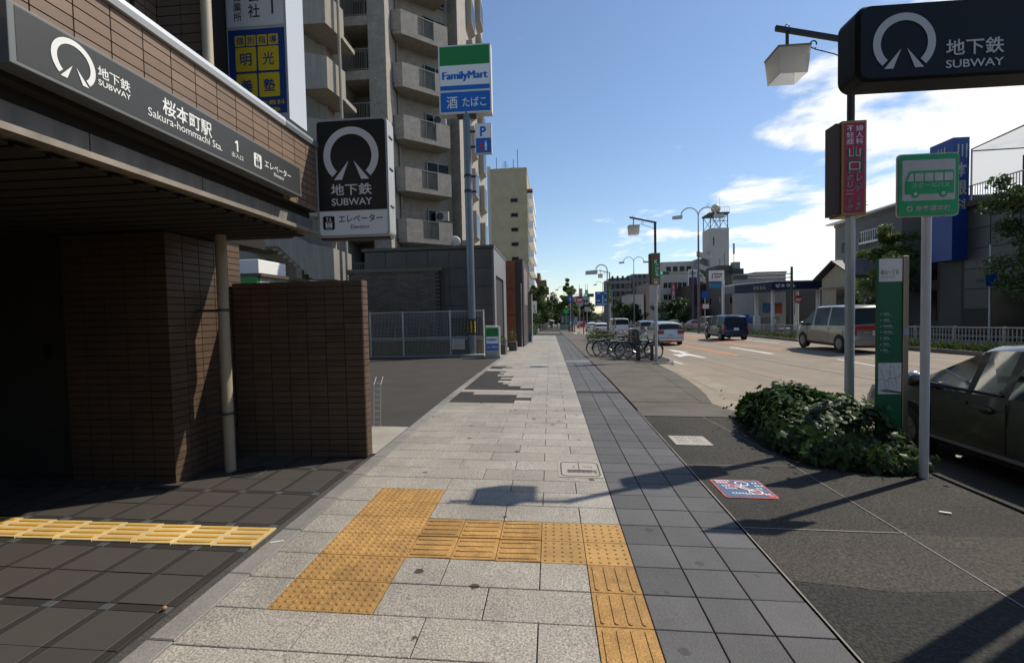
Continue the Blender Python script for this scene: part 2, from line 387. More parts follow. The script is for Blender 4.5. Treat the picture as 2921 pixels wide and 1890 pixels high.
for v in range(0, 6): tact |= {(0, v), (1, v)}
for v in (2, 3): tact |= {(k, v) for k in range(2, 7)}
for v in range(-4, 2): tact.add((6, v))
full = slab(.594, .294).mesh('paving_stone', stone); half = slab(.294, .294).mesh('paving_stone', stone); q3 = slab(.12, .294).mesh('paving_stone', stone)
def patch_to(v):      # how far the dark asphalt patch reaches (in units) in a row, None when the row is whole
    return {20: 3, 21: 4, 22: 3, 23: 0, 25: 4, 26: 3, 27: 2, 28: 1.5, 29: 1, 30: 2, 31: 1, 32: 2, 33: .5, 34: 1, 35: .5, 36: 1, 39: .3, 40: 1.3, 41: .5}.get(v)
rows = []
for v in range(-4, 160):
    e = [-1]; k = 0 if v % 2 == 0 else 1
    while k < 7: e.append(k); k += 2
    if e[-1] != 7: e.append(7)
    segs = []
    for a, b in zip(e, e[1:]):
        cells = [c for c in range(a, b) if (c, v) not in tact]
        if not cells: continue
        a2, b2 = cells[0], cells[-1] + 1
        if len(cells) != b2 - a2: continue
        p = patch_to(v)
        if p is not None:
            if b2 <= p: continue
            a2 = max(a2, p)
        segs.append((a2, b2))
    rows.append((v, segs))
cnt = 0; rest = MB()
for v, segs in rows:
    y = (v + .5) * U
    for a, b in segs:
        x = (a + b) / 2 * U
        if cnt < 298:
            L_ = b - a
            me = full if L_ == 2 else half if L_ == 1 else None
            if me is None: me = slab(L_ * U - .006, .294).mesh('paving_stone', stone)
            lay(me, 'paving_stone', base, x, y); cnt += 1
        elif y < 49:
            z = gz(x, y); h = (b - a) * U / 2 - .004; j = random.uniform(-.001, .001)
            rest.prism([(x + s * h, y + t * .146, gz(x + s * h, y + t * .146) - .02 + j) for s, t in ((-1, -1), (1, -1), (1, 1), (-1, 1))], (0, 0, .02))
rest.out('far_paving_stones', stone, base, kind='stuff')
mb = MB()
for v in range(20, 42):
    p = patch_to(v)
    if p is not None: mb.prism([(x, y, gz(x, y) - .02) for x, y in ((-.298, v * U), (p * U - .004, v * U), (p * U - .004, v * U + U - (.002 if patch_to(v + 1) else .004)), (-.298, v * U + U - (.0 if patch_to(v + 1) else .004)))], (0, 0, .0165))
mb.out('asphalt_patch', patchm, base)
bp = slab(.293, .293).mesh('blue_grey_paver', bluep); cnt = 0; rest = MB()
for v in range(-4, 160):
    if v in (24, 48, 49): continue
    for c in (7, 8, 9):
        x, y = (c + .5) * U, (v + .5) * U
        if cnt < 297: lay(bp, 'blue_grey_paver', base, x, y); cnt += 1
        elif y < 49: rest.prism([(x + s * .146, y + t * .146, gz(x, y + t * .146) - .02) for s, t in ((-1, -1), (1, -1), (1, 1), (-1, 1))], (0, 0, .02))
rest.out('far_blue_grey_pavers', bluep, base, kind='stuff')
gm = MB()
gm.prism([(x, y, gz(x, y) - .02) for x, y in ((2.10, 7.2), (3.0, 7.2), (3.0, 7.5), (2.10, 7.5))], (0, 0, .018)); gm.out('dark_repair_strip', patchm, base)
gr = MB()
for k in range(16): gr.box(2.12 + k * .055, 14.42, gz(2.5, 14.7) - .03, 2.15 + k * .055, 14.98, gz(2.5, 14.7) + .004)
gr.box(2.1, 14.36, gz(2.5, 14.7) - .02, 3.0, 14.41, gz(2.5, 14.7) + .006); gr.box(2.1, 14.99, gz(2.5, 14.7) - .02, 3.0, 15.04, gz(2.5, 14.7) + .006)
tag(gr.out('drain_grate', galv), 'steel bar drain grate set across the blue grey paving', 'drain grate')
# tactile blocks
def tblock(kind, m):
    b = slab(.296, .296, .028, .002)
    if kind == 'dome':
        for i in range(6):
            for j in range(6): b.sphere(((i - 2.5) * .049, (j - 2.5) * .049, -.0015), .0165, 9, 3, (1, 1, .42), half=True)
    elif kind == 'dot':
        for i in range(5):
            for j in range(5):
                x, y = (i - 2) * .058, (j - 2) * .058; b.cyl((x, y, -.001), (x, y, .005), .0115, .0085, 8)
    else:
        for i in range(4):
            x = (i - 1.5) * .072; pts = []
            for a in range(0, 181, 30): pts.append((x + .0165 * math.cos(R(a)), .118 + .0165 * math.sin(R(a))))
            for a in range(180, 361, 30): pts.append((x + .0165 * math.cos(R(a)), -.118 + .0165 * math.sin(R(a))))
            n = len(pts); k = len(b.v)
            b.v += [(p, q, -.001) for p, q in pts] + [(x + (p - x) * .78, q * .975, .0055) for p, q in pts]
            for t_ in range(n): b.f.append((k + t_, k + (t_ + 1) % n, k + n + (t_ + 1) % n, k + n + t_))
            b.f.append(tuple(range(k + n, k + 2 * n)))
    me = b.mesh('tactile_block', m, 35)
    if isinstance(m, list):
        for i, p in enumerate(me.polygons): p.material_index = 0 if i < 9 else 1
    return me
dome = tblock('dome', ochre); dot = tblock('dot', ochre2); bar = tblock('bar', ochre); barb = tblock('bar', [cream, brighty])
for (c, v) in sorted(tact):
    x, y = (c + .5) * U, (v + .5) * U
    if c < 2: lay(dome, 'tactile_block', base, x, y, .0008)
    elif c < 5: lay(bar, 'tactile_block', base, x, y, .0008).rotation_euler.z = PI / 2
    elif v >= 2: lay(dot, 'tactile_block', base, x, y, .0008)
    else: lay(bar, 'tactile_block', base, x, y, .0008)
# granite kerb strip on the building side
kb = slab(.142, .594, .05, .006).mesh('kerb_stone', curbm)
for k in range(-3, 90):
    y = .02 + .6 * k
    if y < 50: inst(kb, 'kerb_stone', base, (-.374, y, gz(-.374, y) + .004 + random.uniform(-.001, .001)), (math.atan(sl_y(y)), .0209, 0))
# forecourt tiles with dark bands
t30 = slab(.286, .286, .028, .0012).mesh('floor_tile', ptile); t30s = slab(.284, .30).mesh('floor_tile', ptile)
ls = slab(.055, .29, .028, .0012).mesh('dark_strip', pstrip); cs = slab(.284, .056, .028, .0012).mesh('dark_strip', pstrip); sq = slab(.055, .056, .028, .0012).mesh('slate_square', psq)
xb = [-.55 - .345 * k for k in range(11)]
yrow = [(-1.02, -.66), (-.655, -.37), (-.37, -.08), (-.02, .28), (.28, .57), (.99, 1.285), (1.285, 1.58), (1.64, 1.93), (1.93, 2.22), (2.28, 2.64)]
for i, x in enumerate(xb):
    xc = x - .1725
    for a, b in yrow:
        y = (a + b) / 2
        lay(slab(.286, b - a - .004, .028, .0012).mesh('floor_tile', ptile) if abs(b - a - .29) > .03 else t30, 'floor_tile', prec, xc, y)
        o = lay(ls, 'dark_strip', prec, x, y); o.scale.y = (b - a - .003) / .29
    for y in (-.05, .60, .9625, 1.61, 2.25):
        lay(cs, 'dark_strip', prec, xc, y); lay(sq, 'slate_square', prec, x, y)
for k in range(13):
    x = -.655 - .302 * k; o = lay(barb, 'tactile_block', prec, x, .785 + max(0, k - 5) ** 1.6 * .004, .0008, .004); o.rotation_euler.z = PI / 2 - max(0, k - 5) * .02
# white joint lines in the apron
ln = MB(); strip(ln, 3.012, -6, 3.012, 5.5, .012, .006); strip(ln, 3.03, 1.225, 4.19, 1.225, .010, .002); strip(ln, 3.03, 2.70, 4.14, 2.75, .008, .002)
strip(ln, 4.14, 2.8, 4.20, -1.2, .010, .002); strip(ln, 3.9, 5.7, 4.14, 2.8, .008, .002)
tag(ln.out('joint_lines', mat('pale_joint', (.24, .22, .195), .8, var=.3, vs=3)), kind='structure')
# darker and lighter relaid areas of the apron
aggd = mat('aggregate_dark', (.022, .0205, .018), .9, speck=.92, ss=55, var=.25, vs=1.2, bump=.9, bs=85)
aggl = mat('aggregate_pale', (.050, .043, .033), .9, speck=.75, ss=58, var=.18, vs=1.2, bump=.7, bs=85)
for nm, pts, m_ in (('relaid_aggregate', [(3.03, -6), (5.38, -6), (5.38, .62), (4.3, .50), (3.6, .42), (3.03, .5)], aggd), ('worn_aggregate', [(3.03, .52), (3.6, .44), (4.3, .52), (5.38, .64), (5.38, 1.24), (4.4, 1.2), (3.03, 1.21)], aggl)):
    gpoly(MB(), pts, -.002).out(nm, m_)['kind'] = 'structure'
palem = mat('pale_slab', (.112, .098, .076), .9, speck=.3, ss=80, var=.16, vs=1.0, bump=.3, bs=90, stain=.25)
mb = MB()
for a, b in ((5.1, 6.28), (6.30, 8.19), (8.21, 10.19), (10.21, 13.6), (13.62, 16), (16.02, 20), (20.02, 30), (30, 48), (48, 75)):
    n_ = 4
    for q in range(n_):
        y0, y1 = a + (b - a) * q / n_, a + (b - a) * (q + 1) / n_
        xr = 5.40 if not (13.6 < y1 < 34) else (5.0 if y1 < 14.4 else 4.55)
        mb.face([(x, y, gz(x, y) + .004) for x, y in ((3.03, y0), (xr, y0), (xr, y1), (3.03, y1))])
mb.out('pale_slabs', palem)['kind'] = 'structure'
cr_ = MB()
for yy in (6.3, 8.2, 10.2, 12.4): strip(cr_, 3.03, yy, 5.2, yy - .01, .016, .007)
strip(cr_, 4.3, 6.3, 4.75, 13.8, .012, .007); strip(cr_, 5.0, 6, 5.1, 13.5, .014, .010)
tag(cr_.out('slab_joints', joint), kind='structure')
jl = MB(); strip(jl, 5.56, 3, 5.56, 13.6, .03, .004); strip(jl, 9.87, 3, 9.86, 19, .035, .004); strip(jl, 12.3, 3, 12.6, 21, .03, .004); strip(jl, 7.7, 3, 7.6, 60, .02, .004)
for yy in (9.5, 17.2, 26.5, 41): strip(jl, 5.6, yy, 16.2, yy + .3, .02, .0045)
tag(jl.out('road_joints', mat('tar_joint', (.10, .088, .075), .9, var=.3, vs=4)), kind='structure')
tw = MB()
for xx in (7.2, 8.7, 10.6, 12.0, 13.7, 15.1): strip(tw, xx, 3, xx + .1, 90, .55, .003)
tag(tw.out('tyre_wear', mat('tyre_wear', (.225, .182, .136), .85, var=.1, vs=.6, speck=.12, ss=60)), kind='structure')
# ------------------------------------------------------------------ painted road markings
wp = mat('road_white', (.62, .60, .57), .7, var=.12, vs=6); op = mat('road_orange', (.70, .20, .02), .7, var=.12, vs=6)
mk = MB()
mk.face([(x, y, gz(x, y) + .006) for x, y in ((8.2, 24.9), (7.95, 22.3), (8.12, 22.4), (7.92, 20.6), (7.45, 20.9), (7.30, 19.0), (7.95, 19.9), (8.12, 18.4), (8.30, 18.4), (8.30, 22.3), (8.65, 22.2))])
tag(mk.out('turn_arrow', wp), kind='structure')
mk = MB(); mk.face([(x, y, gz(x, y) + .006) for x, y in ((11.45, 24.6), (11.28, 23.6), (11.38, 23.6), (11.15, 19.0), (11.40, 19.0), (11.55, 23.6), (11.68, 23.6))])
tag(mk.out('straight_arrow', wp), kind='structure')
mk = MB(); strip(mk, 9.85, 19.2, 9.95, 60, .17, .006); strip(mk, 12.6, 21, 12.9, 46, .16, .006); strip(mk, 13.3, 29, 14.2, 52, .16, .006)
tag(mk.out('orange_lane_lines', op), kind='structure')
mk = MB(); strip(mk, 14.8, 26, 15.2, 70, .15, .006); strip(mk, 11.7, 13, 12.0, 15.6, .10, .006); strip(mk, 6.35, 15, 6.6, 80, .13, .006)
for k in range(9): strip(mk, 1.2 + k * .9, 57, 1.2 + k * .9, 62, .45, .006) if k > 3 else None
strip(mk, -.7, 61.5, 2.8, 61.5, 1.7, .008); strip(mk, 5.3, 72, 8.5, 72, 1.2, .006)
tag(mk.out('white_road_lines', wp), kind='structure')
# road plaque stickers
pl = thing('pavement_plaque', 'white plaque with a dark outline of a subway train let into the pale stones', 'plaque', (1.87, 2.46, gz(1.87, 2.46)))
P = Plane((1.87, 2.46, gz(1.87, 2.46) + .0035), (1, 0, -.0209), (0, 1, 0))
P.poly(MB(), rrect(.45, .50, .03), .001).out('plate', mat('plaque_pale', (.36, .33, .285), .7, speck=.12), pl)
k = MB(); o_ = rrect(.40, .44, .06, 6); i_ = rrect(.375, .415, .05, 6)
for a in range(len(o_)): P.poly(k, [o_[a], o_[(a + 1) % len(o_)], i_[(a + 1) % len(o_)], i_[a]], .003)
P.rect(k, -.13, -.08, .10, -.03, .003); P.poly(k, [(.10, -.08), (.15, -.08), (.12, -.03), (.10, -.03)], .003); P.rect(k, -.13, -.115, .12, -.10, .003)
for q in range(5): P.rect(k, -.12 + q * .05, -.10, -.112 + q * .05, -.08, .003)
P.rect(k, -.012, -.03, -.004, .20, .003); P.rect(k, -.07, .05, -.05, .08, .003)
for q in range(3): P.line(k, .04 + q * .035, .09, .06 + q * .035, .05, .008, .003)
for q in range(4): P.rect(k, .14, -.13 + q * .03, .17, -.118 + q * .03, .003)
k.out('emblem', mat('plaque_ink', (.06, .055, .05), .7), pl)
pl = thing('bicycle_ban_plaque', 'blue ground sticker with red border and crossed out white bicycle', 'plaque', (3.34, 2.04, gz(3.34, 2.04)))
P = Plane((3.34, 2.04, gz(3.34, 2.04) + .001), (1, 0, -.0209), (0, 1, 0))
P.poly(MB(), rrect(.46, .45, .03), .001).out('border', mat('ban_red', (.55, .10, .06), .6, var=.15, vs=20), pl)
P.poly(MB(), rrect(.425, .415, .02), .003).out('panel', mat('ban_blue', (.05, .10, .21), .6, var=.15, vs=20), pl)
k = MB(); P.arc(k, .03, .11, .05, .062, 0, 360, .007, 20); P.arc(k, .08, -.09, .05, .062, 0, 360, .007, 20)
P.line(k, .03, .11, -.02, .0, .012, .007); P.line(k, -.02, .0, .08, -.09, .012, .007); P.line(k, -.02, .0, -.05, .06, .01, .007); P.line(k, .0, .05, .08, -.09, .01, .007)
for a, b, n in ((-.19, .17, 5), (-.19, .12, 4), (-.17, .04, 3), (-.16, -.02, 4), (-.14, -.14, 5), (.13, .12, 2), (.13, .05, 3), (.12, -.02, 2), (.14, -.15, 2), (-.03, -.15, 3)):
    for q in range(n): P.rect(k, a + q * .028, b, a + q * .028 + .016, b + .022, .007); P.rect(k, a + q * .028 + .004, b - .012, a + q * .028 + .02, b - .006, .007)
k.out('pictogram', letter_white, pl)
k = MB(); P.line(k, -.19, .19, .19, -.19, .045, .005); k.out('slash', MATS['ban_red'], pl)
pl = thing('notice_sticker', 'pale worn notice sticker on the dark roadside aggregate', 'sticker', (3.34, 3.69, gz(3.34, 3.69)))
P = Plane((3.34, 3.69, gz(3.34, 3.69) + .001), (1, 0, -.0209), (0, 1, 0))
P.rect(MB(), -.225, -.215, .225, .215, .001).out('sheet', mat('sticker_pale', (.36, .325, .285), .7, var=.12, vs=15), pl)
k = MB()
for a, b in ((-.15, .12), (.02, .12), (-.15, -.03), (.04, -.03)):
    for q in range(3):
        P.rect(k, a + q * .045, b, a + q * .045 + .008, b + .06, .003); P.rect(k, a + q * .045 - .008, b + .02 * q, a + q * .045 + .02, b + .02 * q + .008, .003); P.rect(k, a + q * .045 - .004, b - .05, a + q * .045 + .028, b - .04, .003)
k.out('faded_print', mat('faded_ink', (.2, .17, .15), .8), pl)
# manhole covers and small litter
def manhole(x, y, r, label):
    m = thing('manhole_cover', label, 'manhole cover', (x, y, gz(x, y)))
    z = gz(x, y); MB().ring((x, y, z + .001), r, .008, 'z', 28, 5).out('rim', dkgrey, m)
    k = MB().cyl((x, y, z - .02), (x, y, z + .004), r - .006, n=28)
    for a in range(-3, 4): k.box(x + a * r * .24 - .006, y - r * .6, z + .004, x + a * r * .24 + .006, y + r * .6, z + .008)
    k.out('lid', mat('cast_iron', (.03, .028, .026), .6, .3, var=.2), m)
manhole(-1.52, 2.12, .17, 'round iron manhole cover beside the beige downpipe in the shade')
manhole(-2.10, -.10, .15, 'round iron manhole cover in the sunlit brown forecourt tiles')
o = MB().cyl((-.41, .70, .014), (-.33, .735, .014), .006, n=8).out('cigarette_end', white); tag(o, 'white cigarette end lying on the granite kerb', 'cigarette end')
o = MB().sphere((-.545, -.06, .026), .014, 10, 6, (1, 1, .85)).out('acorn', mat('acorn_brown', (.35, .16, .06), .6)); tag(o, 'small brown acorn lying on a slate square of the forecourt', 'acorn')
o = MB().obox((4.72, 1.62, gz(4.7, 1.6) + .004), (.07, -.03, 0), (.008, .02, 0), (0, 0, .006)).out('paper_scrap', white); tag(o, 'white scrap of paper on the aggregate near the bus stop pole', 'litter')
# ------------------------------------------------------------------ subway entrance building (left)
tile_lit = mat('brown_tile_lit', (.205, .135, .092), .6, rnd=.12, var=.08, vs=8, speck=.06, ss=160, stain=.15)  # same tile as the walls, lighter copy for the sunlit band
tile_shaded = mat('brown_tile_shaded', (.100, .062, .038), .6, stain=.25, rnd=.14, var=.08, vs=8, speck=.06, ss=160)  # darker copy: the shade on walls and column is put into the colour
bgrout = mat('dark_grout', (.018, .014, .011), .95)
beamm = mat('fascia_concrete', (.20, .192, .178), .8, var=.14, vs=3, streak=.3)
copingm = mat('white_metal', (.62, .64, .66), .35, .3)
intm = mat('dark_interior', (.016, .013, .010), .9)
TW, TH = .2165, .0685
tileB = MB().box(0, -.1045, -.0305, .014, .1045, .0305).mesh('facing_tile', tile_lit); tileX = MB().box(0, -.1045, -.0305, .014, .1045, .0305).mesh('facing_tile', tile_shaded)      # faces +x
tileXh = MB().box(0, -.034, -.0305, .014, .034, .0305).mesh('facing_tile', tile_shaded)
tileY = MB().box(-.1045, -.014, -.0305, .1045, 0, .0305).mesh('facing_tile', tile_shaded)     # faces -y
sub = thing('subway_entrance', 'brown tiled subway entrance with a deep dark canopy beside the pavement', 'station entrance', (-2.0, 1.0, .04))
def T(me, par, x, y, z): return inst(me, 'facing_tile', par, Vector((x, y, z)) - wloc(par))
# parapet band above the canopy
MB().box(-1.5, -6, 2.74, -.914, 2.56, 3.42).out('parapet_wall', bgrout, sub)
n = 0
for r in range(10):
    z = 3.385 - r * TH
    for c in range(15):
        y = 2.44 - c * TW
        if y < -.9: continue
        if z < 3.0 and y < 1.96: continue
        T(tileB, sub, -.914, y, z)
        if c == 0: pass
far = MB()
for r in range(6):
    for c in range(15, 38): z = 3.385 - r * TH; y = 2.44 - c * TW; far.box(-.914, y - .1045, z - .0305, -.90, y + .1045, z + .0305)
far.out('rear_facing_tiles', tile_lit, sub, kind='stuff')
cop = MB().prism([(-1.55, -6, 3.42), (-.875, -6, 3.42), (-.865, -6, 3.455), (-.875, -6, 3.49), (-1.55, -6, 3.50)], (0, 7.93, 0)); cop.out('coping', copingm, sub)
MB().prism([(-1.55, 1.94, 3.42), (-.875, 1.94, 3.42), (-.865, 1.94, 3.455), (-.875, 1.94, 3.485), (-1.55, 1.94, 3.495)], (0, .64, 0)).out('coping', mat('dull_metal', (.30, .33, .37), .4, .4), sub)
# fascia beam in panels, lip, soffit slab
for a, b in ((-6, -3.4), (-3.392, -1.68), (-1.672, .072), (.080, .932), (.94, 1.80), (1.808, 2.56)):
    MB().box(-1.2, a, 2.532, -.975, b, 2.66).out('fascia_panel', beamm, sub)
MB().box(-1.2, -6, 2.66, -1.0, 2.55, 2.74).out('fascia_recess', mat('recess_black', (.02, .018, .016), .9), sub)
MB().box(-1.2, -6, 2.495, -.895, 2.565, 2.53).out('fascia_lip', mat('lip_metal', (.30, .26, .21), .5, .3, var=.3, vs=5), sub)
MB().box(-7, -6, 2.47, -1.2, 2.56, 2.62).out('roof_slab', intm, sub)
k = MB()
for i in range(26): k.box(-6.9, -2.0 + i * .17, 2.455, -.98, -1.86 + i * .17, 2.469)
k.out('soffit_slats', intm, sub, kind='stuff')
# column / lift shaft with the sunlit corner
MB().box(-3.06, 1.776, .02, -2.034, 2.86, 2.47).out('column_core', bgrout, sub)
for r in range(36):
    z = .075 + r * TH
    if z > 2.46: break
    for c in range(5):
        y = 1.868 + c * TW
        if y > 2.80: continue
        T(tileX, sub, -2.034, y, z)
fr = MB()
for r in range(35):
    for c in range(5):
        z = .075 + r * TH; x = -2.12 - c * TW; fr.box(x - .1045, 1.762, z - .0305, x + .1045, 1.776, z + .0305)
fr.out('shaded_facing_tiles', tile_shaded, sub, kind='stuff')
# back wall with small tiles on the far left, control plate, rear wall of the hall
MB().box(-8, 1.93, .02, -3.10, 2.1, 2.47).out('back_wall', bgrout, sub)
st = MB(); stile = mat('small_grey_tile', (.05, .043, .032), .6, var=.15, vs=2)
for r in range(25):
    for c in range(56):
        x = -3.14 - c * .0475; z = .09 + r * .097; st.box(x - .0225, 1.921, z - .047, x + .0225, 1.93, z + .047)
st.out('small_wall_tiles', stile, sub, kind='stuff')
MB().box(-3.49, 1.90, 1.245, -3.42, 1.921, 1.40).out('control_plate', black, sub, bevel=.004)
MB().box(-8.2, -6, 0, -7, 1.93, 2.47).out('hall_side_wall', intm, sub); MB().box(-7, -6.2, 0, -.95, -6, 3.4).out('hall_rear_wall', intm, sub)  # unseen walls put in to keep daylight out of the hall
MB().box(-1.25, -5.8, 0, -.95, -4.8, 2.47).out('corner_pier', tile_shaded, sub)
# upper storey set back behind the parapet
upd = mat('brown_tile_upper', (.12, .085, .06), .65, var=.1)
MB().box(-9, -9, 2.62, -2.62, 4.3, 14).out('upper_wall', bgrout, sub)
up = MB()
for r in range(80):
    z = 3.5 + r * .1
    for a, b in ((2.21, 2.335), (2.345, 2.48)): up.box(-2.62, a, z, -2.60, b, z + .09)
up.out('upper_corner_tiles', tile_lit, sub, kind='stuff')
up = MB()
for r in range(80):
    z = 3.5 + r * .1; up.box(-2.60, 2.49, z, -2.335, 2.50, z + .09); up.box(-2.325, 2.49, z, -2.06, 2.50, z + .09)
up.out('fin_wall_tiles', upd, sub, kind='stuff')
MB().box(-2.60, 2.50, 3.5, -2.05, 2.60, 14).out('fin_wall', bgrout, sub)
lv = MB()
for r in range(60): lv.obox((-2.60, 1.3, 3.6 + r * .12), (0, .86, 0), (.05, 0, -.03), (0, 0, .02))
lv.out('louvre_window', dkgrey, sub, kind='stuff')
MB().cyl((-2.0, 2.44, 3.45), (-2.0, 2.44, 14), .052, n=16).out('drain_pipe', mat('pale_pipe', (.44, .38, .28), .55, var=.06), sub, smooth=True)
# downpipe under the canopy
dp = thing('downpipe', 'beige round downpipe standing in front of the tiled column under the canopy', 'downpipe', (-1.735, 2.14, .04))
MB().cyl((-1.735, 2.14, .03), (-1.735, 2.14, 2.47), .052, n=18).out('pipe', mat('beige_pipe', (.33, .275, .19), .6, var=.06, vs=3), dp, smooth=True)
for z in (.62, 1.68): MB().cyl((-1.735, 2.14, z), (-1.735, 2.14, z + .028), .056, n=18).box(-2.02, 2.13, z + .004, -1.735, 2.15, z + .024).out('pipe_bracket', dkgrey, dp)
# low tiled wall
lw = thing('tiled_wall', 'free-standing brown tiled wall end beside the parking lot entrance', 'wall', (-1.2, 2.72, .03))
MB().box(-2.0, 2.664, -.02, -.494, 2.80, 2.0).out('wall_core', bgrout, lw)
for r in range(29):
    z = .055 + r * TH
    for c in range(7): T(tileY, lw, -.59 - c * TW, 2.664, z)
    for y in (2.698, 2.768): T(tileXh, lw, -.494, y, z)

# ------------------------------------------------------------------ subway logo and signs
def logo(P, mb, ca, cb, r, d=.003):
    P.arc(mb, ca, cb, r * .75, r, -46, 226, d, 44)
    for s in (-1, 1):
        P.poly(mb, [(ca + s * .09 * r, cb - .17 * r), (ca + s * .64 * r, cb - .83 * r), (ca + s * .35 * r, cb - .83 * r)][::s], d)
    return mb
def lift_icon(P, pan, ink, ca, cb, s, d=.003):
    P.poly(pan, [(ca + x * s, cb + y * s) for x, y in rrect(1, 1.12, .14)], d)
    f = lambda a, b, c, e: P.rect(ink, ca + a * s, cb + b * s, ca + c * s, cb + e * s, d + .002)
    f(-.28, -.46, .28, -.42); f(-.28, .06, .28, .10); f(-.28, -.46, -.23, .10); f(.23, -.46, .28, .10)
    for k in (-.17, 0, .17): f(k - .06, -.36, k + .06, -.02)
    for x, sg in ((-.13, 1), (.13, -1)):
        P.rect(ink, ca + (x - .025) * s, cb + .18 * s, ca + (x + .025) * s, cb + .46 * s, d + .002)
        ty = .50 if sg > 0 else .14
        P.poly(ink, [(ca + x * s, cb + ty * s), (ca + (x - .12 * sg) * s, cb + (ty - .14 * sg) * s), (ca + (x + .12 * sg) * s, cb + (ty - .14 * sg) * s)], d + .002)
signgrey = mat('sign_grey', (.032, .034, .034), .45, var=.06); frame_grey = mat('sign_frame', (.16, .17, .17), .4, .3)
ss_ = thing('station_sign', 'long dark grey station name sign with white lettering on the entrance fascia', 'sign', (-.85, .8, 2.9))
MB().box(-.90, -.46, 2.765, -.785, 2.01, 3.045).out('sign_box', frame_grey, ss_, bevel=.004)
P = Plane((-.785, 0, 0), (0, 1, 0), (0, 0, 1))
P.rect(MB(), -.43, 2.785, 1.985, 3.03, .0015).out('face', signgrey, ss_)
k = MB(); logo(P, k, -.17, 2.908, .112, .004)
P.text(k, '地下鉄', -.045, 2.905, .15, 2.965, .004, .012); P.text(k, 'SUBWAY', -.045, 2.862, .15, 2.893, .004, .012)
P.text(k, '桜本町駅', .375, 2.885, .80, 2.99, .004, .014); P.text(k, 'Sakura-hommachi Sta.', .265, 2.83, .90, 2.88, .004, .002)
P.poly(k, [(1.066, 2.885), (1.082, 2.885), (1.082, 2.968), (1.068, 2.968), (1.046, 2.950), (1.046, 2.938), (1.066, 2.947)], .004); P.text(k, '出入口', 1.005, 2.832, 1.135, 2.868, .004, .003)
P.text(k, 'エレベーター', 1.42, 2.878, 1.82, 2.938, .004, .006); P.text(k, 'Elevator', 1.55, 2.838, 1.705, 2.868, .004, .0)
ink = MB(); lift_icon(P, k, ink, 1.325, 2.895, .10, .004)
k.out('lettering', letter_white, ss_); ink.out('lift_symbol', signgrey, ss_)
# projecting subway sign on the corner
vs_ = thing('subway_sign', 'upright black and white subway and elevator light box on the canopy corner', 'sign', (-.5, 2.6, 2.46))
o_ = [(a - .505, b + 3.092) for a, b in rrect(.80, 1.26, .05)]
MB().prism([(a, 2.75, b) for a, b in o_], (0, -.20, 0)).out('case', mat('case_grey', (.42, .42, .41), .45, .3, var=.1), vs_, smooth=30)
P = Plane((-.505, 2.55, 3.092), (1, 0, 0), (0, 0, 1))
bl = [p for p in rrect(.755, 1.215, .035)]
P.poly(MB(), [(a, max(b, -.345)) for a, b in bl if b > -.345 or True][0:12] + [(-.3775, -.345), (.3775, -.345)], .002).out('upper_panel', black, vs_)
P.poly(MB(), [(-.3775, -.352)] + [(a, b) for a, b in bl if b < -.5] + [(.3775, -.352)], .002).out('lower_panel', mat('panel_white', (.78, .78, .76), .5), vs_)
k = MB(); kk = mat('logo_grey', (.66, .66, .65), .5); logo(P, k, -.005, .235, .305, .004)
P.text(k, '地下鉄', -.24, -.185, .215, -.06, .004, .014); P.text(k, 'SUBWAY', -.235, -.292, .215, -.215, .004, .014); k.out('emblem', kk, vs_)
k = MB(); ink = MB(); lift_icon(P, k, ink, -.275, -.475, .13, .004); P.text(k, 'エレベーター', -.165, -.475, .325, -.395, .004, .01); P.text(k, 'Elevator', -.03, -.545, .18, -.50, .004, 0)
k.out('lettering', black, vs_); ink.out('lift_symbol', letter_white, vs_)
k = MB()
for z in (3.52, 3.18, 2.78): k.box(-.105, 2.60, z, -.095, 2.70, z + .015)
k.out('clasps', dkgrey, vs_); MB().box(-.90, 2.60, 2.445, -.12, 2.72, 2.465).out('base_rail', dkgrey, vs_)
# tall shop sign fixed to the upper storey
bs = thing('vertical_sign', 'tall white and blue cram school sign with yellow panels on the upper wall', 'sign', (-2.2, 3.8, 4.3))
MB().box(-2.60, 3.62, 4.22, -1.775, 4.06, 9).out('sign_case', mat('silver_case', (.60, .62, .63), .35, .35), bs)
P = Plane((-2.19, 3.62, 0), (1, 0, 0), (0, 0, 1)); bluem = mat('sign_blue', (.012, .05, .22), .5); yel = mat('sign_yellow', (.72, .52, .02), .5)
P.rect(MB(), -.39, 4.30, .385, 5.40, .002).out('blue_panel', bluem, bs); P.rect(MB(), -.39, 5.44, .385, 8.8, .002).out('white_panel', mat('panel_white2', (.72, .72, .71), .5), bs)
ya = MB(); ti = MB(); x0 = -.30
for i, ch in enumerate('個別指導'):
    a = x0 + i * .153; P.poly(ya, [(a + .07 + x, 5.255 + y) for x, y in rrect(.135, .135, .01)], .004); P.text(ti, ch, a + .02, 5.205, a + .12, 5.305, .006, .012)
for (ch, a, b) in (('明', -.30, 4.86), ('光', .01, 4.86), ('義', -.30, 4.52), ('塾', .01, 4.52)):
    P.poly(ya, [(a + .145 + x, b + .155 + y) for x, y in rrect(.285, .31, .02)], .004); P.text(ti, ch, a + .065, b + .07, a + .225, b + .235, .006, .014)
P.text(ya, '教室 全教科', -.25, 4.41, .36, 4.475, .004, .006); P.text(ya, '募集', .0, 4.32, .30, 4.38, .004, .006)
ya.out('yellow_tiles', yel, bs, kind='stuff'); ti.out('characters', bluem, bs)
k = MB(); P.vtext(k, '三五営業所', -.245, 6.15, 5.50, .11, .004, .01); P.vtext(k, '株式会社', -.02, 6.35, 5.53, .16, .004, .014); P.vtext(k, 'トリー', .235, 6.4, 5.56, .2, .004, .014)
k.out('lettering', dkgrey, bs)
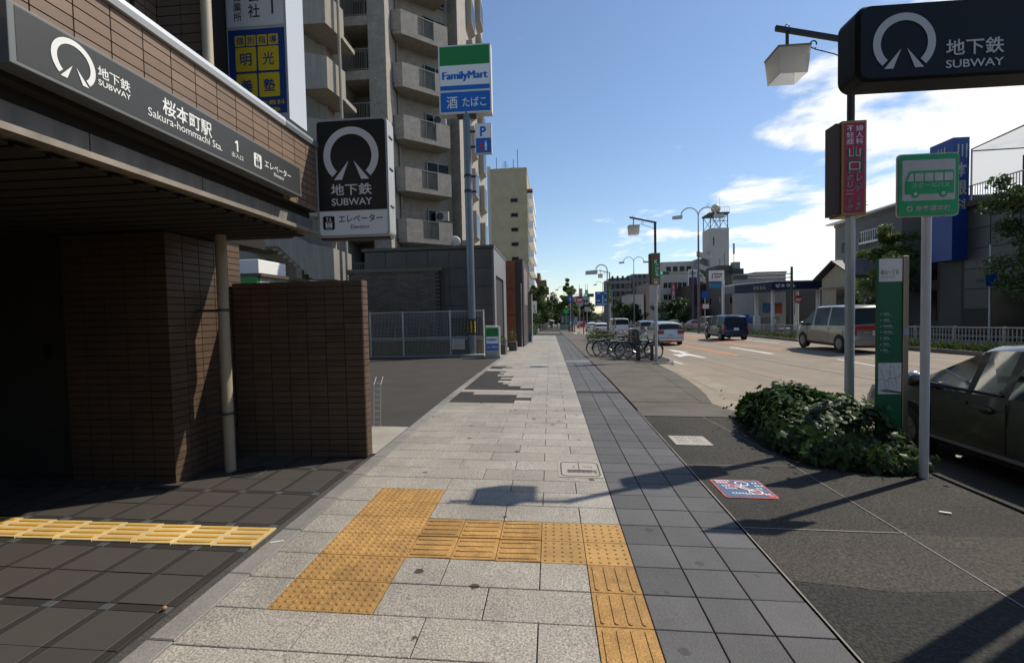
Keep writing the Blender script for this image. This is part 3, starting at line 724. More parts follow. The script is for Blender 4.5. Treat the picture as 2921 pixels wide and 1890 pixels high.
# unseen mass behind the camera, added to block sky light from the shaded walls
MB().box(-12, -42, 0, -.95, -6.25, 13).out('rear_sky_blocker', MATS['brown_tile_upper'], sub)
# ------------------------------------------------------------------ convenience store pole sign, fence, box sign
fmgreen = mat('shop_green', (.005, .20, .03), .45); fmblue = mat('shop_blue', (.006, .13, .48), .45); fmwhite = mat('shop_white', (.80, .80, .79), .5); galvb = mat('blue_grey_pole', (.16, .19, .22), .45, .4, var=.08)
SGX, SGY = -1.57, 16.35
ps = thing('shop_pole_sign', 'tall convenience store pole sign with green white and blue panels', 'sign', (SGX, SGY, gz(SGX, SGY)))
z0 = gz(SGX, SGY)
MB().cyl((SGX, SGY, z0 - .1), (SGX, SGY, 9.6), .155, n=18).out('pole', galvb, ps, smooth=True)
MB().cyl((SGX, SGY, .78), (SGX, SGY, 1.42), .165, n=18).out('warning_band', black, ps, smooth=True)
k = MB()
for i, a0 in enumerate((20, 80, 140, 200, 260, 320)):
    for q in range(4):
        a = R(a0 + q * 5); b = R(a0 + q * 5 + 5.2)
        k.face([(SGX + .167 * math.cos(a), SGY + .167 * math.sin(a), .86), (SGX + .167 * math.cos(b), SGY + .167 * math.sin(b), .86), (SGX + .167 * math.cos(b), SGY + .167 * math.sin(b), 1.34), (SGX + .167 * math.cos(a), SGY + .167 * math.sin(a), 1.34)])
k.out('yellow_stripes', mat('hazard_yellow', (.5, .33, .02), .6), ps, kind='stuff')
MB().box(-2.63, 16.2, 9.50, -.545, 16.62, 12.16).out('sign_case', mat('case_white', (.62, .62, .60), .5, var=.06), ps, bevel=.015)
MB().box(-1.95, 16.25, 9.42, -1.2, 16.58, 9.50).out('mounting_bracket', dkgrey, ps)
P = Plane((0, 16.2, 0), (1, 0, 0), (0, 0, 1))
for nm, b0, b1, m_ in (('green_panel', 11.38, 12.10, fmgreen), ('white_panel', 10.60, 11.37, fmwhite), ('blue_stripe', 10.42, 10.595, fmblue), ('blue_panel', 9.58, 10.34, fmblue)):
    P.rect(MB(), -2.57, b0, -.60, b1, .004).out(nm, m_, ps)
k = MB()
for q in range(4): P.text(k, 'FamilyMart', -2.49 + .016 * q, 10.74, -.72 + .016 * q, 11.13, .008 + .0006 * q, .0)
k.out('shop_name', fmblue, ps)
k = MB(); P.text(k, '酒', -2.33, 9.71, -1.90, 10.18, .008, .008); P.text(k, 'たばこ', -1.70, 9.76, -.76, 10.12, .008, .008); k.out('lettering', fmwhite, ps)
for z in (7.05, 6.45): MB().cyl((SGX, SGY, z), (SGX, SGY, z + .10), .175, n=16).box(SGX + .1, SGY - .05, z, SGX + .32, SGY + .05, z + .06).out('pole_clamp', black, ps)
pk = thing('parking_sign', 'small white and blue parking and toilet sign on the store pole', 'sign', (-.95, 16.3, 7.9))
MB().box(-1.24, 16.26, 7.93, -.585, 16.44, 9.11).out('sign_case', MATS['case_white'], pk, bevel=.01); MB().box(-1.42, 16.32, 8.2, -1.24, 16.38, 8.28).box(-1.42, 16.32, 8.8, -1.24, 16.38, 8.88).out('bracket', dkgrey, pk, kind='stuff')
P = Plane((0, 16.26, 0), (1, 0, 0), (0, 0, 1))
P.rect(MB(), -1.21, 8.54, -.615, 9.08, .004).out('white_panel', fmwhite, pk); P.rect(MB(), -1.21, 7.96, -.615, 8.535, .004).out('blue_panel', fmblue, pk)
k = MB(); P.text(k, 'P', -1.04, 8.60, -.80, 8.99, .008, .03); k.out('letter', fmblue, pk)
def mini_man(P, k, a, b, h, skirt=False):
    P.arc(k, a, b + h * .9, 0, h * .1, 0, 360, .01, 10); P.rect(k, a - h * .13, b + h * .38, a + h * .13, b + h * .78, .01)
    if skirt: P.poly(k, [(a - h * .2, b + h * .22), (a + h * .2, b + h * .22), (a + h * .1, b + h * .5), (a - h * .1, b + h * .5)], .011)
    P.rect(k, a - h * .1, b, a - h * .01, b + h * .4, .01); P.rect(k, a + h * .01, b, a + h * .1, b + h * .4, .01)
k = MB(); mini_man(P, k, -1.0, 8.05, .36, True); k.out('woman_symbol', mat('sym_red', (.55, .02, .02), .5), pk)
k = MB(); mini_man(P, k, -.82, 8.05, .36); k.out('man_symbol', fmwhite, pk)
fe = thing('mesh_fence', 'white wire mesh fence along the far side of the parking lot', 'fence', (-3.4, 16.5, gz(-3.4, 16.5)))
wirem = mat('fence_wire', (.52, .53, .52), .45, .3); fz = gz(-3.4, 16.5)
wv = MB()
for i in range(82):
    x = -5.9 + i * .0588; wv.box(x - .0035, 16.497, -.08, x + .0035, 16.503, 1.74)
for i in range(31): wv.box(-5.9, 16.49, -.05 + i * .058, -1.08, 16.495, -.045 + i * .058)
wv.out('wire_mesh', wirem, fe, kind='stuff')
for z in (1.74, .60, .68): MB().cyl((-5.9, 16.5, z), (-1.08, 16.5, z), .02, n=8).out('rail', wirem, fe)
for x in (-5.86, -4.48, -2.50, -1.12): MB().cyl((x, 16.53, -.15), (x, 16.53, 1.78), .03, n=10).out('post', white, fe)
kb_ = MB().box(-6.0, 16.42, -.3, -1.0, 16.62, -.06); kb_.out('base_kerb', concrete, fe)
nb = thing('fence_notice', 'small pale notice board wired to the mesh fence', 'notice', (-2.2, 16.44, .4))
MB().box(-2.44, 16.43, .18, -1.89, 16.46, .60).out('board', mat('notice_pale', (.50, .47, .40), .6), nb)
P = Plane((-2.44, 16.43, .18)); k = MB()
for i, (a, b) in enumerate(((.05, .45), (.05, .25), (.06, .48), (.1, .4))): P.rect(k, a, .35 - i * .08, b, .365 - i * .08, .002)
k.out('print', MATS['faded_ink'], nb)
bx = thing('shop_box_sign', 'low convenience store lamp box with green white and blue bands', 'sign', (-.72, 15.9, -.1))
MB().box(-.96, 15.8, -.02, -.42, 16.05, 1.08).out('case', mat('box_cream', (.42, .40, .33), .5), bx, bevel=.012); MB().box(-1.0, 15.72, -.18, -.38, 16.12, -.02).out('plinth', concrete, bx, bevel=.01)
P = Plane((0, 15.8, 0))
for nm, b0, b1, m_ in (('green_band', .72, 1.04, fmgreen), ('white_band', .44, .71, fmwhite), ('blue_band', .18, .43, fmblue)): P.rect(MB(), -.93, b0, -.45, b1, .004).out(nm, m_, bx)
k = MB()
for q in range(3): P.text(k, 'FamilyMart', -.90 + .005 * q, .53, -.49 + .005 * q, .64, .008 + .0006 * q, .0)
k.out('shop_name', fmblue, bx); k = MB(); P.text(k, '24 OPEN', -.90, .25, -.48, .36, .008, .005); k.out('lettering', fmwhite, bx)
k = MB()
for i in range(9):
    k.sphere((-.93 + i * .058, 15.82, 1.12), .026, 8, 5)
for i in range(18): k.sphere((-.395, 15.82, 1.08 - i * .064), .026, 8, 5)
k.out('lamp_beads', white, bx, kind='stuff')
MB().box(-2.0, 16.0, -.2, -1.05, 16.36, .0).out('pole_plinth', gcon, ps, bevel=.02)
wr = thing('wire_rack', 'thin pale wire ladder rack leaning behind the tiled wall end', 'rack', (-.9, 4.1, gz(-.9, 4.1)))
k = MB(); zz_ = gz(-.9, 4.1)
for x in (-.965, -.865): k.cyl((x, 4.1, zz_), (x + .02, 4.1, .62), .005, n=6).cyl((x + .02, 4.1, .62), (x + .02, 4.2, .72), .005, n=6)
for i in range(8): k.cyl((-.96, 4.1, .08 + i * .08), (-.86, 4.1, .08 + i * .08), .004, n=6)
k.out('wires', wirem, wr)

# ------------------------------------------------------------------ lantern poles with adverts
lampm = acrylic('lantern_acrylic', (.88, .87, .83), .22); brassm = mat('brass_edge', (.30, .20, .07), .4, .6); polebk = mat('pole_dark', (.022, .020, .019), .5)
polegr = mat('pole_grey', (.50, .51, .51), .5, .2, var=.08, streak=.12)
def lantern_pole(x, y, ztop, zs0, zs1, wd, facem, build, label, slabel, group):
    z = gz(x, y); t = thing('lantern_pole', label, 'street lamp', (x, y, z), 0, group)
    MB().cyl((x, y, z - .05), (x, y, zs0), .052, n=16).out('pole', polegr, t, smooth=True)
    MB().cyl((x, y, zs0), (x, y, ztop - .22), .042, n=12).out('upper_pole', polebk, t, smooth=True)
    MB().cyl((x, y, z - .02), (x, y, z + .012), .17, n=20).out('base_plate', concrete, t)
    a = Vector((x, y, ztop - .26)); b = Vector((x - .88, y, ztop - .05))
    d = (b - a).normalized(); MB().obox(a - d * .05 + Vector((0, -.022, 0)), d * .95, (0, .044, 0), (0, 0, .055)).out('arm', polebk, t)
    k = MB(); pts = [(x, y, ztop - .62), (x - .03, y, ztop - .45), (x - .2, y, ztop - .37), (x - .42, y, ztop - .30)]
    for i in range(9): ang = R(-60 - 40 * i); r = .055 - i * .003; pts.append((x - .46 + r * math.cos(ang) + .03, y, ztop - .24 + r * math.sin(ang)))
    k.tube(pts, .008, 6); k.out('scroll', polebk, t)
    lx = x - .74
    MB().box(lx - .014, y - .014, ztop - .33, lx + .014, y + .014, ztop - .05).ring((lx, y, ztop - .01), .025, .006, 'y', 10, 5).out('hanger', polebk, t)
    h = .30; s1, s0 = .16, .19                     # square shade, open below, a little wider at the top
    zt = ztop - .34
    MB().prism([(lx - s0, y - s0, zt), (lx + s0, y - s0, zt), (lx + s0, y + s0, zt), (lx - s0, y + s0, zt)], (0, 0, .018)).out('shade_cap', brassm, t)
    for u, v in ((1, 0), (-1, 0), (0, 1), (0, -1)):
        pu, pv = (-v, u)
        c0 = [(lx + u * s0 * .97 + pu * e * s0 * .97, y + v * s0 * .97 + pv * e * s0 * .97, zt) for e in (-1, 1)]
        c1 = [(lx + u * s1 + pu * e * s1, y + v * s1 + pv * e * s1, zt - h) for e in (1, -1)]
        MB().prism(c0 + c1, (-u * .006, -v * .006, 0)).out('shade_pane', lampm, t)
    # advert box
    c = thing('advert_box', slabel, 'sign', (x, y, zs0)); MB().box(x - wd / 2, y - .07, zs0, x + wd / 2, y + .19, zs1).out('case', brassm, c, bevel=.008)
    MB().box(x - wd / 2 - .06, y - .045, zs0 + .02, x - wd / 2, y + .17, zs1 - .02).out('side_box', mat('case_brown', (.06, .03, .022), .5), c)
    P = Plane((x, y - .07, zs0)); P.rect(MB(), -wd / 2 + .025, .03, wd / 2 - .025, zs1 - zs0 - .03, .003).out('face', facem, c)
    build(P, c, wd, zs1 - zs0)
    return t
def clinic(P, c, wd, h):
    wt = MB(); P.vtext(wt, '婦人科', .055, h - .06, h - .29, .085, .006, .012); P.vtext(wt, '不妊症', -.05, h - .06, h - .29, .085, .006, .012); wt.out('white_lettering', letter_white, c)
    g = MB(); o = MB(); gm_ = mat('advert_green', (.008, .11, .045), .5)
    for f, bold, d in ((g, .012, .0085), (o, .045, .006)):
        P.text(f, '山', -.085, h - .455, .09, h - .31, d, bold); P.text(f, '口', -.085, h - .62, .09, h - .475, d, bold)
        P.vtext(f, 'レディス', .055, h - .63, .05, .085, d, bold * .8); P.vtext(f, 'クリニック', -.05, h - .63, .05, .085, d, bold * .8)
    g.out('green_lettering', gm_, c); o.out('lettering_outline', letter_white, c)
lantern_pole(5.27, 3.7, 5.02, 2.69, 3.82, .285, mat('advert_red', (.42, .018, .065), .5), clinic,
             'grey lantern pole with hanging square lamp rising out of the ivy', 'crimson clinic advert box with green lettering on the near lantern pole', 'lantern poles along the kerb')
def kodomo(P, c, wd, h):
    wt = MB(); P.text(wt, 'K', -.05, h - .38, .07, h - .24, .006, .03); P.vtext(wt, 'こども', .04, h - .40, h - .82, .13, .006, .025); wt.out('white_lettering', letter_white, c)
    g = MB(); P.vtext(g, 'クリニック', -.06, h - .42, h - .80, .05, .006, .01); g.out('small_lettering', mat('pale_green', (.12, .42, .16), .5), c)
    r = MB(); P.arc(r, 0, h - .14, 0, .075, 0, 360, .006, 20); P.rect(r, -.055, .06, .055, .20, .008); r.out('red_marks', mat('mark_red', (.5, .03, .02), .5), c)
    w_ = MB(); P.rect(w_, -.07, .045, .07, .215, .006); P.rect(w_, -.022, .06, .022, .14, .010); w_.out('white_square', letter_white, c)
gadv = mat('advert_green_bg', (.015, .15, .04), .5)
lantern_pole(5.30, 14.5, 4.90, 2.49, 3.60, .30, gadv, kodomo,
             'grey lantern pole with hanging square lamp beside the parked bicycles', 'green childrens clinic advert box with white letters beside the parked bicycles', 'lantern poles along the kerb')
def plain(P, c, wd, h):
    wt = MB(); P.vtext(wt, 'こども', 0, h - .35, .3, .1, .006, .02); wt.out('white_lettering', letter_white, c)
    r = MB(); P.arc(r, 0, h - .14, 0, .06, 0, 360, .006, 16); P.rect(r, -.05, .06, .05, .18, .006); r.out('red_marks', MATS['mark_red'], c)
lantern_pole(6.42, 36.2, 4.95, 2.3, 3.95, .30, gadv, plain, 'distant lantern pole with hanging square lamp behind the curved street light', 'green advert box partly hidden behind the curved street light pole', 'lantern poles along the kerb')

# ------------------------------------------------------------------ school bus stop sign
bp_ = thing('school_bus_sign', 'green and white school bus stop sign on a white pole', 'sign', (5.25, 2.47, gz(5.25, 2.47)))
MB().cyl((5.25, 2.50, gz(5.25, 2.5) - .02), (5.25, 2.50, 2.95), .038, n=18).out('pole', mat('pole_white', (.74, .74, .72), .5, var=.06, streak=.12), bp_, smooth=True)
P = Plane((5.225, 2.455, 2.74)); sgreen = mat('sign_green', (.02, .45, .14), .45, var=.12, vs=9); dirtyw = mat('sign_dirty_white', (.68, .65, .58), .55, var=.10, vs=6)
MB().prism([P.p(a, b, -.004) for a, b in rrect(.56, .60, .035)], (0, .012, 0)).out('plate', dirtyw, bp_)
P.poly(MB(), rrect(.535, .575, .03), .010 - .003).out('green_field', sgreen, bp_)
P.poly(MB(), [(a, b + .045) for a, b in rrect(.475, .385, .015)], .009).out('white_field', dirtyw, bp_)
k = MB(); P.poly(k, [(-.215, -.085), (.225, -.085), (.225, .115), (.215, .135), (-.165, .135), (-.185, .115), (-.215, .03)], .011); P.arc(k, -.12, -.085, 0, .036, 0, 360, .0125, 20); P.arc(k, .13, -.085, 0, .036, 0, 360, .0125, 20); k.out('bus_shape', sgreen, bp_)
k = MB(); P.poly(k, [(-.20, .035), (-.14, .035), (-.14, .112), (-.165, .112)], .013)
for i in range(4):
    a = -.128 + i * .088; P.poly(k, [(a + .0395 + x, .073 + y) for x, y in rrect(.077, .077, .008)], .013)
P.arc(k, -.12, -.085, 0, .018, 0, 360, .014, 14); P.arc(k, .13, -.085, 0, .018, 0, 360, .014, 14)
P.text(k, 'スクールバス', -.155, -.025, .185, .018, .013, .004); P.text(k, '南養護学校', -.115, -.25, .20, -.195, .010, .01); P.arc(k, -.17, -.222, 0, .028, 0, 360, .010, 20); k.out('white_marks', dirtyw, bp_)
k = MB(); P.line(k, -.17, -.243, -.17, -.201, .007, .012); P.line(k, -.19, -.222, -.15, -.222, .007, .012); P.line(k, -.183, -.236, -.157, -.208, .006, .012); k.out('emblem', sgreen, bp_)
MB().box(5.212, 2.462, 2.50, 5.288, 2.53, 2.53).box(5.212, 2.462, 2.95, 5.288, 2.53, 2.98).out('pole_clamp', steel, bp_)

# ------------------------------------------------------------------ green information board
ib = thing('info_board', 'slim green and white neighbourhood information board standing in the ivy', 'information board', (5.32, 3.05, gz(5.3, 3.05)))
ig = mat('board_green', (.006, .115, .05), .45); iw = mat('board_white', (.72, .73, .72), .45)
MB().box(5.178, 3.055, -.10, 5.425, 3.10, 2.11).out('panel', ig, ib)
MB().box(5.427, 3.04, -.10, 5.485, 3.115, 2.13).out('steel_post', mat('bronze_steel', (.30, .26, .20), .35, .8), ib, bevel=.006)
P = Plane((5.178, 3.055, 0)); P.rect(MB(), .003, 1.855, .244, 2.105, .002).out('title_plate', iw, ib); P.rect(MB(), .003, .62, .244, .965, .002).out('map_plate', iw, ib)
k = MB(); P.text(k, '桜台一丁目', .02, 1.93, .205, 1.985, .004, .012); P.text(k, 'Sakuradai 1-chome', .02, 1.90, .17, 1.916, .004, 0); k.out('title', mat('title_green', (.05, .32, .16), .5), ib)
k = MB()
for i in range(7):
    b = 1.50 - i * .066; lw_ = (.06, .06, .085, .085, .06, .06, .05)[i]
    P.line(k, .02, b, .042, b, .004, .003); P.line(k, .02, b, .03, b + .01, .004, .003); P.line(k, .02, b, .03, b - .01, .004, .003)
    for q in range(int(lw_ / .014)): P.rect(k, .055 + q * .015, b - .004, .066 + q * .015, b + .012, .003)
    P.rect(k, .055, b - .018, .055 + lw_ * 1.3, b - .014, .003)
k.out('direction_list', mat('pale_list', (.40, .50, .44), .5), ib, kind='stuff')
k = MB(); random.seed(3)
for i in range(46):
    a, b = random.uniform(.015, .215), random.uniform(.66, .95); P.rect(k, a, b, a + random.uniform(.006, .02), b + .004, .004)
pts = [(.01, .78), (.05, .79), (.09, .77), (.13, .80), (.18, .79), (.235, .84)]
for a, b in zip(pts, pts[1:]): P.line(k, *a, *b, .004, .004)
for a, b, c, d in ((.10, .63, .13, .95), (.03, .9, .09, .66), (.16, .93, .2, .68)): P.line(k, a, b, c, d, .0025, .004)
P.poly(k, [(.012, .655), (.24, .625), (.24, .645), (.13, .668), (.06, .672)], .004); k.out('map_drawing', mat('map_ink', (.16, .15, .14), .6), ib, kind='stuff')
MB().box(5.43, 3.036, 1.27, 5.482, 3.04, 1.335).out('sticker', mat('sticker_blue', (.3, .4, .5), .5), ib)

# ------------------------------------------------------------------ big overhead subway sign (right)
bsg = thing('overhead_subway_sign', 'large black subway light box with rounded ends on its own stout post', 'sign', (5.45, 1.03, gz(5.3, 1.03)))
navy = mat('box_black', (.007, .009, .012), .5, spec=.25)
def rr3(w_, h, r): return rrect(w_, h, r, 5)
X0, X1, Z0, Z1 = 3.375, 5.75, 2.885, 3.315; cxs, czs = (X0 + X1) / 2, (Z0 + Z1) / 2
k = MB(); lay_ = [(0.0, .022, .055), (.02, 0.0, .07), (.18, 0.0, .07), (.20, .022, .055)]   # depth, inset, corner radius
rings = []
for dpt, ins, rr in lay_:
    rings.append([(cxs + a, .50 + dpt, czs + b) for a, b in rr3(X1 - X0 - 2 * ins, Z1 - Z0 - 1.1 * ins, rr)])
n = len(rings[0]); 
for r_ in rings: k.v += r_
for i in range(3):
    for j in range(n): k.f.append((i * n + j, i * n + (j + 1) % n, (i + 1) * n + (j + 1) % n, (i + 1) * n + j))
k.f.append(tuple(range(n - 1, -1, -1))); k.f.append(tuple(range(3 * n, 4 * n)))
k.out('case', navy, bsg, smooth=25)
P = Plane((0, .50, 0)); k = MB(); logo(P, k, 3.628, 3.083, .168, .004); P.text(k, '地下鉄', 3.85, 2.996, 4.154, 3.086, .004, .014); P.text(k, 'SUBWAY', 3.85, 2.928, 4.154, 2.972, .004, .014)
k.out('emblem', mat('emblem_grey', (.62, .63, .63), .5), bsg)
for x in (5.30, 5.66):
    MB().cyl((x, 1.03, gz(5.3, 1.1) - .02), (x, 1.03, 3.2), .07, n=18).out('post', galv, bsg, smooth=True)
    MB().box(x - .05, .70, 2.98, x + .05, 1.03, 3.06).box(x - .05, .70, 3.12, x + .05, 1.03, 3.2).out('bracket', dkgrey, bsg, kind='stuff')

# ------------------------------------------------------------------ ivy bed
ivm = mat('ivy_leaf', (.045, .090, .018), .45, rnd=.55, trans=.38, spec=.4, var=.2, vs=12)
ivs = mat('ivy_stem', (.09, .06, .035), .8)
random.seed(11)
ivy = thing('ivy_bed', 'dense dark ivy mound around the lantern pole and information board', 'ivy', (4.9, 3.8, gz(4.9, 3.8)))
def ivyleaf(s, seed):
    rnd = random.Random(seed); m = MB()
    out = [(0, -.05), (.30, -.22), (.52, .02), (.40, .28), (.56, .52), (.26, .50), (0, 1.0), (-.26, .50), (-.56, .52), (-.40, .28), (-.52, .02), (-.30, -.22)]
    m.v = [(0, .25 * s, .02 * s)] + [(x * s * rnd.uniform(.85, 1.1), y * s, -abs(x) * s * .35 + rnd.uniform(-.05, .05) * s - .1 * s * max(0, y - .4)) for x, y in out]
    m.f = [(0, i + 1, (i + 1) % 12 + 1) for i in range(12)]
    return m
leaves = [ivyleaf(.052 + .006 * i, i) for i in range(4)]; lmesh = [l.mesh('ivy_leaf', ivm, 60) for l in leaves]
FP = [(4.22, 4.25), (4.14, 3.45), (4.32, 2.78), (4.68, 2.58), (5.05, 2.50), (5.36, 2.58), (5.50, 3.2), (5.52, 4.2), (5.50, 5.0), (4.95, 5.35), (4.55, 5.3), (4.35, 4.8)]
def inside(x, y):
    c = False; j = len(FP) - 1
    for i in range(len(FP)):
        (xi, yi), (xj, yj) = FP[i], FP[j]
        if (yi > y) != (yj > y) and x < (xj - xi) * (y - yi) / (yj - yi) + xi: c = not c
        j = i
    return c
def edged(x, y):
    d = 9
    for i in range(len(FP)):
        a, b = Vector(FP[i]), Vector(FP[(i + 1) % len(FP)]); p = Vector((x, y)); t_ = max(0, min(1, (p - a).dot(b - a) / (b - a).length_squared)); d = min(d, (a + (b - a) * t_ - p).length)
    return d
def mound(x, y): # top height of the ivy above the ground
    e = min(1, edged(x, y) / .28); k_ = math.sqrt(max(0, 1 - (1 - e) ** 2))
    h = .42 + .13 * math.sin(x * 5.1 + 1) * math.sin(y * 4.3) + .05 * max(0, min(1, (y - 2.9) / 1.0)) + .10 * (x - 4.8) - .10 * max(0, y - 4.2)
    if y < 2.95: h *= .72 if x < 5.0 else .5
    return h * (.25 + .75 * k_)
from mathutils import Euler
cand = []
while len(cand) < 5200:
    x, y = random.uniform(4.0, 5.6), random.uniform(2.35, 5.5)
    if not inside(x, y) and random.random() > .02: continue
    top = mound(x, y); g = gz(x, y)
    surf = random.random() < .72
    z = g + top * (random.uniform(.86, 1.08) if surf else random.uniform(.05, .85)) + (random.uniform(.03, .12) if random.random() < .03 else 0)
    ed = edged(x, y)
    if not surf and ed > .22 and random.random() < .8: continue
    out_dir = Vector((x - 4.9, y - 3.7, 0)); out_dir = out_dir.normalized() if out_dir.length > 0 else Vector((1, 0, 0))
    nrm = (Vector((0, 0, 1)) * (1 if surf and ed > .2 else .45) + out_dir * (.3 if ed > .25 else .9) + Vector((random.gauss(0, .35), random.gauss(0, .35), random.gauss(0, .25)))).normalized()
    q = nrm.to_track_quat('Z', 'Y') @ Euler((0, 0, random.uniform(0, 6.28))).to_quaternion()
    s_ = random.choice((.6, .8, 1.0, 1.15, 1.5)) * random.uniform(.85, 1.15) * (1.15 if y < 3.2 else 1.0)
    key = (Vector((x, y, z)) - Vector((1.59, -2.4, 1.6))).length - (.6 if surf else 0) + random.uniform(0, .9)
    cand.append((key, x, y, z, q, s_, random.randrange(4)))
cand.sort(key=lambda c: c[0])
rest = MB()
for i, (key, x, y, z, q, s_, li) in enumerate(cand):
    if i < 298:
        o = inst(lmesh[li], 'ivy_leaf', ivy, Vector((x, y, z)) - ivy.location); o.rotation_mode = 'QUATERNION'; o.rotation_quaternion = q; o.scale = (s_, s_, s_)
    else:
        b = len(rest.v); mtx = Matrix.Translation((x, y, z)) @ q.to_matrix().to_4x4() @ Matrix.Scale(s_, 4)
        rest.v += [tuple(mtx @ Vector(v)) for v in leaves[li].v]; rest.f += [tuple(b + k_ for k_ in f) for f in leaves[li].f]
rest.out('ivy_foliage', mat('ivy_foliage', (.036, .072, .015), .48, trans=.35, spec=.35, var=.6, vs=9), ivy, smooth=60, kind='stuff')
st_ = MB()
for i in range(90):
    x, y = random.uniform(4.2, 5.5), random.uniform(2.55, 5.2)
    if not inside(x, y): continue
    h = mound(x, y); g = gz(x, y); a = random.uniform(0, 6.28)
    st_.tube([(x, y, g), (x + .05 * math.cos(a), y + .05 * math.sin(a), g + h * .5), (x + .14 * math.cos(a), y + .14 * math.sin(a), g + h * .98)], .004, 4)
st_.out('stems', ivs, ivy, kind='stuff')
gpoly(MB(), FP[::-1], .02).out('soil', mat('soil', (.03, .024, .018), .95), ivy)
# ------------------------------------------------------------------ apartment tower behind the parking lot
mot = mat('mottled_tile', (.30, .275, .238), .8, var=.16, vs=3.2, speck=.12, ss=9, bump=.3, bs=12)
motd = mat('mottled_tile_smooth', (.33, .30, .26), .85, var=.08, vs=2)
stairc = mat('stair_render', (.31, .285, .24), .85, var=.07, vs=3, streak=.15)
railm = mat('rail_bronze', (.26, .24, .20), .45, .5); deep = mat('room_dark', (.03, .028, .026), .7)
ap = thing('apartment_tower', 'tall grey mottled tile apartment tower with angled balconies behind the store sign', 'apartment building', (-7, 24, -.2))
core = [(-9.75, 24.2), (-7.75, 24.2), (-7.75, 22.3), (-6.81, 22.3), (-6.81, 24.4), (-4.35, 26.6), (-3.65, 26.0), (-3.65, 37.6), (-16, 37.6), (-16, 26), (-9.75, 26)]
MB().prism([(x, y, -.5) for x, y in core], (0, 0, 34)).out('wall', mot, ap)
FL = 2.82
e_ = Vector((.743, .669, 0)); nrm = Vector((.669, -.743, 0)); Q0 = Vector((-6.22, 23.2, 0)); BL = 2.9
for f in range(9):
    zt = 6.98 + FL * f - 2.82          # parapet top
    zs = zt - 1.30
    # angled balcony: floor slab, solid parapet with a railing panel
    sl = [Q0 + Vector((-.50, .05, 0)), Q0, Q0 + e_ * BL, Q0 + e_ * (BL - .1) - nrm * 1.35, Vector((-6.80, 24.35, 0))]
    b = MB().prism([(p.x, p.y, zs) for p in sl], (0, 0, .22)).out('balcony', mot, ap)
    th = nrm * -.14
    def wallpiece(a, c, z0, z1): return MB().obox(Q0 + e_ * a + Vector((0, 0, z0)), e_ * (c - a), th, (0, 0, z1 - z0))
    wallpiece(0, 1.0, zs + .22, zt).out('parapet', mot, b); wallpiece(2.0, BL, zs + .22, zt).out('parapet', mot, b)
    MB().obox(Q0 + Vector((-.55, .02, zs + .22)), (.549, -.02, 0), (0, .14, 0), (0, 0, 1.08)).out('parapet', mot, b)
    r = MB()
    for i in range(13): p = Q0 + e_ * (1.06 + i * .0735) + nrm * -.05; r.box(p.x - .012, p.y - .012, zs + .25, p.x + .012, p.y + .012, zt - .03)
    for z in (zs + .24, zt - .05): r.obox(Q0 + e_ * 1.02 + nrm * -.07 + Vector((0, 0, z)), e_ * .96, nrm * .05, (0, 0, .04))
    r.out('railing', railm, b)
    wn = MB(); p0 = Q0 + e_ * .3 - nrm * 1.30
    wn.obox((-5.6, 25.40, zs + .25), e_ * 1.5, nrm * .06, (0, 0, 2.0)); w_ = wn.out('balcony_window', railm, ap)
    MB().obox(Vector((-5.6, 25.40, zs + .32)) + e_ * .06 + nrm * .061, e_ * .66, nrm * .01, (0, 0, 1.86)).obox(Vector((-5.6, 25.40, zs + .32)) + e_ * .78 + nrm * .061, e_ * .66, nrm * .01, (0, 0, 1.86)).out('pane', dkglass, w_)
    # recessed balcony on the front face with open railing
    zt2 = 6.98 + FL * f + .35 - 2.82; z2 = zt2 - 1.15
    b2 = MB().box(-9.75, 22.28, z2 - .48, -7.752, 24.2, z2).out('front_balcony', mot, ap)
    r = MB()
    for i in range(20): x = -9.58 + i * .0945; r.box(x - .011, 22.33, z2, x + .011, 22.352, zt2)
    for z in (z2 + .06, zt2 - .04): r.box(-9.6, 22.32, z, -7.76, 22.362, z + .045)
    r.out('railing', railm, b2)
    MB().box(-9.3, 24.12, z2 + .02, -7.95, 24.19, z2 + 2.0).out('balcony_window', railm, ap)
    w_ = MB().box(-9.22, 24.10, z2 + .06, -8.66, 24.118, z2 + 1.94).box(-8.58, 24.10, z2 + .06, -8.02, 24.118, z2 + 1.94).out('pane', dkglass, ap)
    # box bay windows on the street side
    for j, (yy, off) in enumerate(((29.3, .0), (33.6, .0))):
        zz_ = 1.2 + FL * f + off
        bw = MB().prism([(-3.65, yy, zz_ - .25), (-3.25, yy, zz_), (-3.25, yy, zz_ + 1.75), (-3.65, yy, zz_ + 1.75)], (0, 1.5, 0)).out('bay_window', motd, ap)
        MB().box(-3.249, yy + .12, zz_ + .12, -3.24, yy + 1.38, zz_ + 1.6).out('pane', dkglass, bw)
for f in (1, 3, 6):
    zz_ = 6.98 + FL * f - 2.82 - .15; p = Vector((-4.55, 26.1, zz_ - .9 + 1.55))
    a = MB().box(-5.1, 25.35, zz_ + .35, -4.35, 25.65, zz_ + .92).out('air_conditioner', mat('ac_cream', (.42, .40, .36), .5), ap)
    MB().cyl((-4.85, 25.35, zz_ + .63), (-4.85, 25.33, zz_ + .63), .22, n=16).out('fan_grille', dkgrey, a)
MB().cyl((-6.72, 23.95, -.3), (-6.72, 23.95, 33), .06, n=10).out('rain_pipe', railm, ap)
MB().box(-9.76, 22.28, -.5, -9.70, 26.2, 33.5).out('recess_side_wall', motd, ap)
MB().box(-3.64, 25.95, 5.5, -3.30, 26.3, 6.1).out('ledge_box', motd, ap)
sdh = MB().sphere((-4.0, 25.3, 5.9), .38, 16, 6, (1, .35, 1), half=False); sdh.out('satellite_dish', mat('dish_grey', (.5, .5, .48), .5), ap, smooth=True)
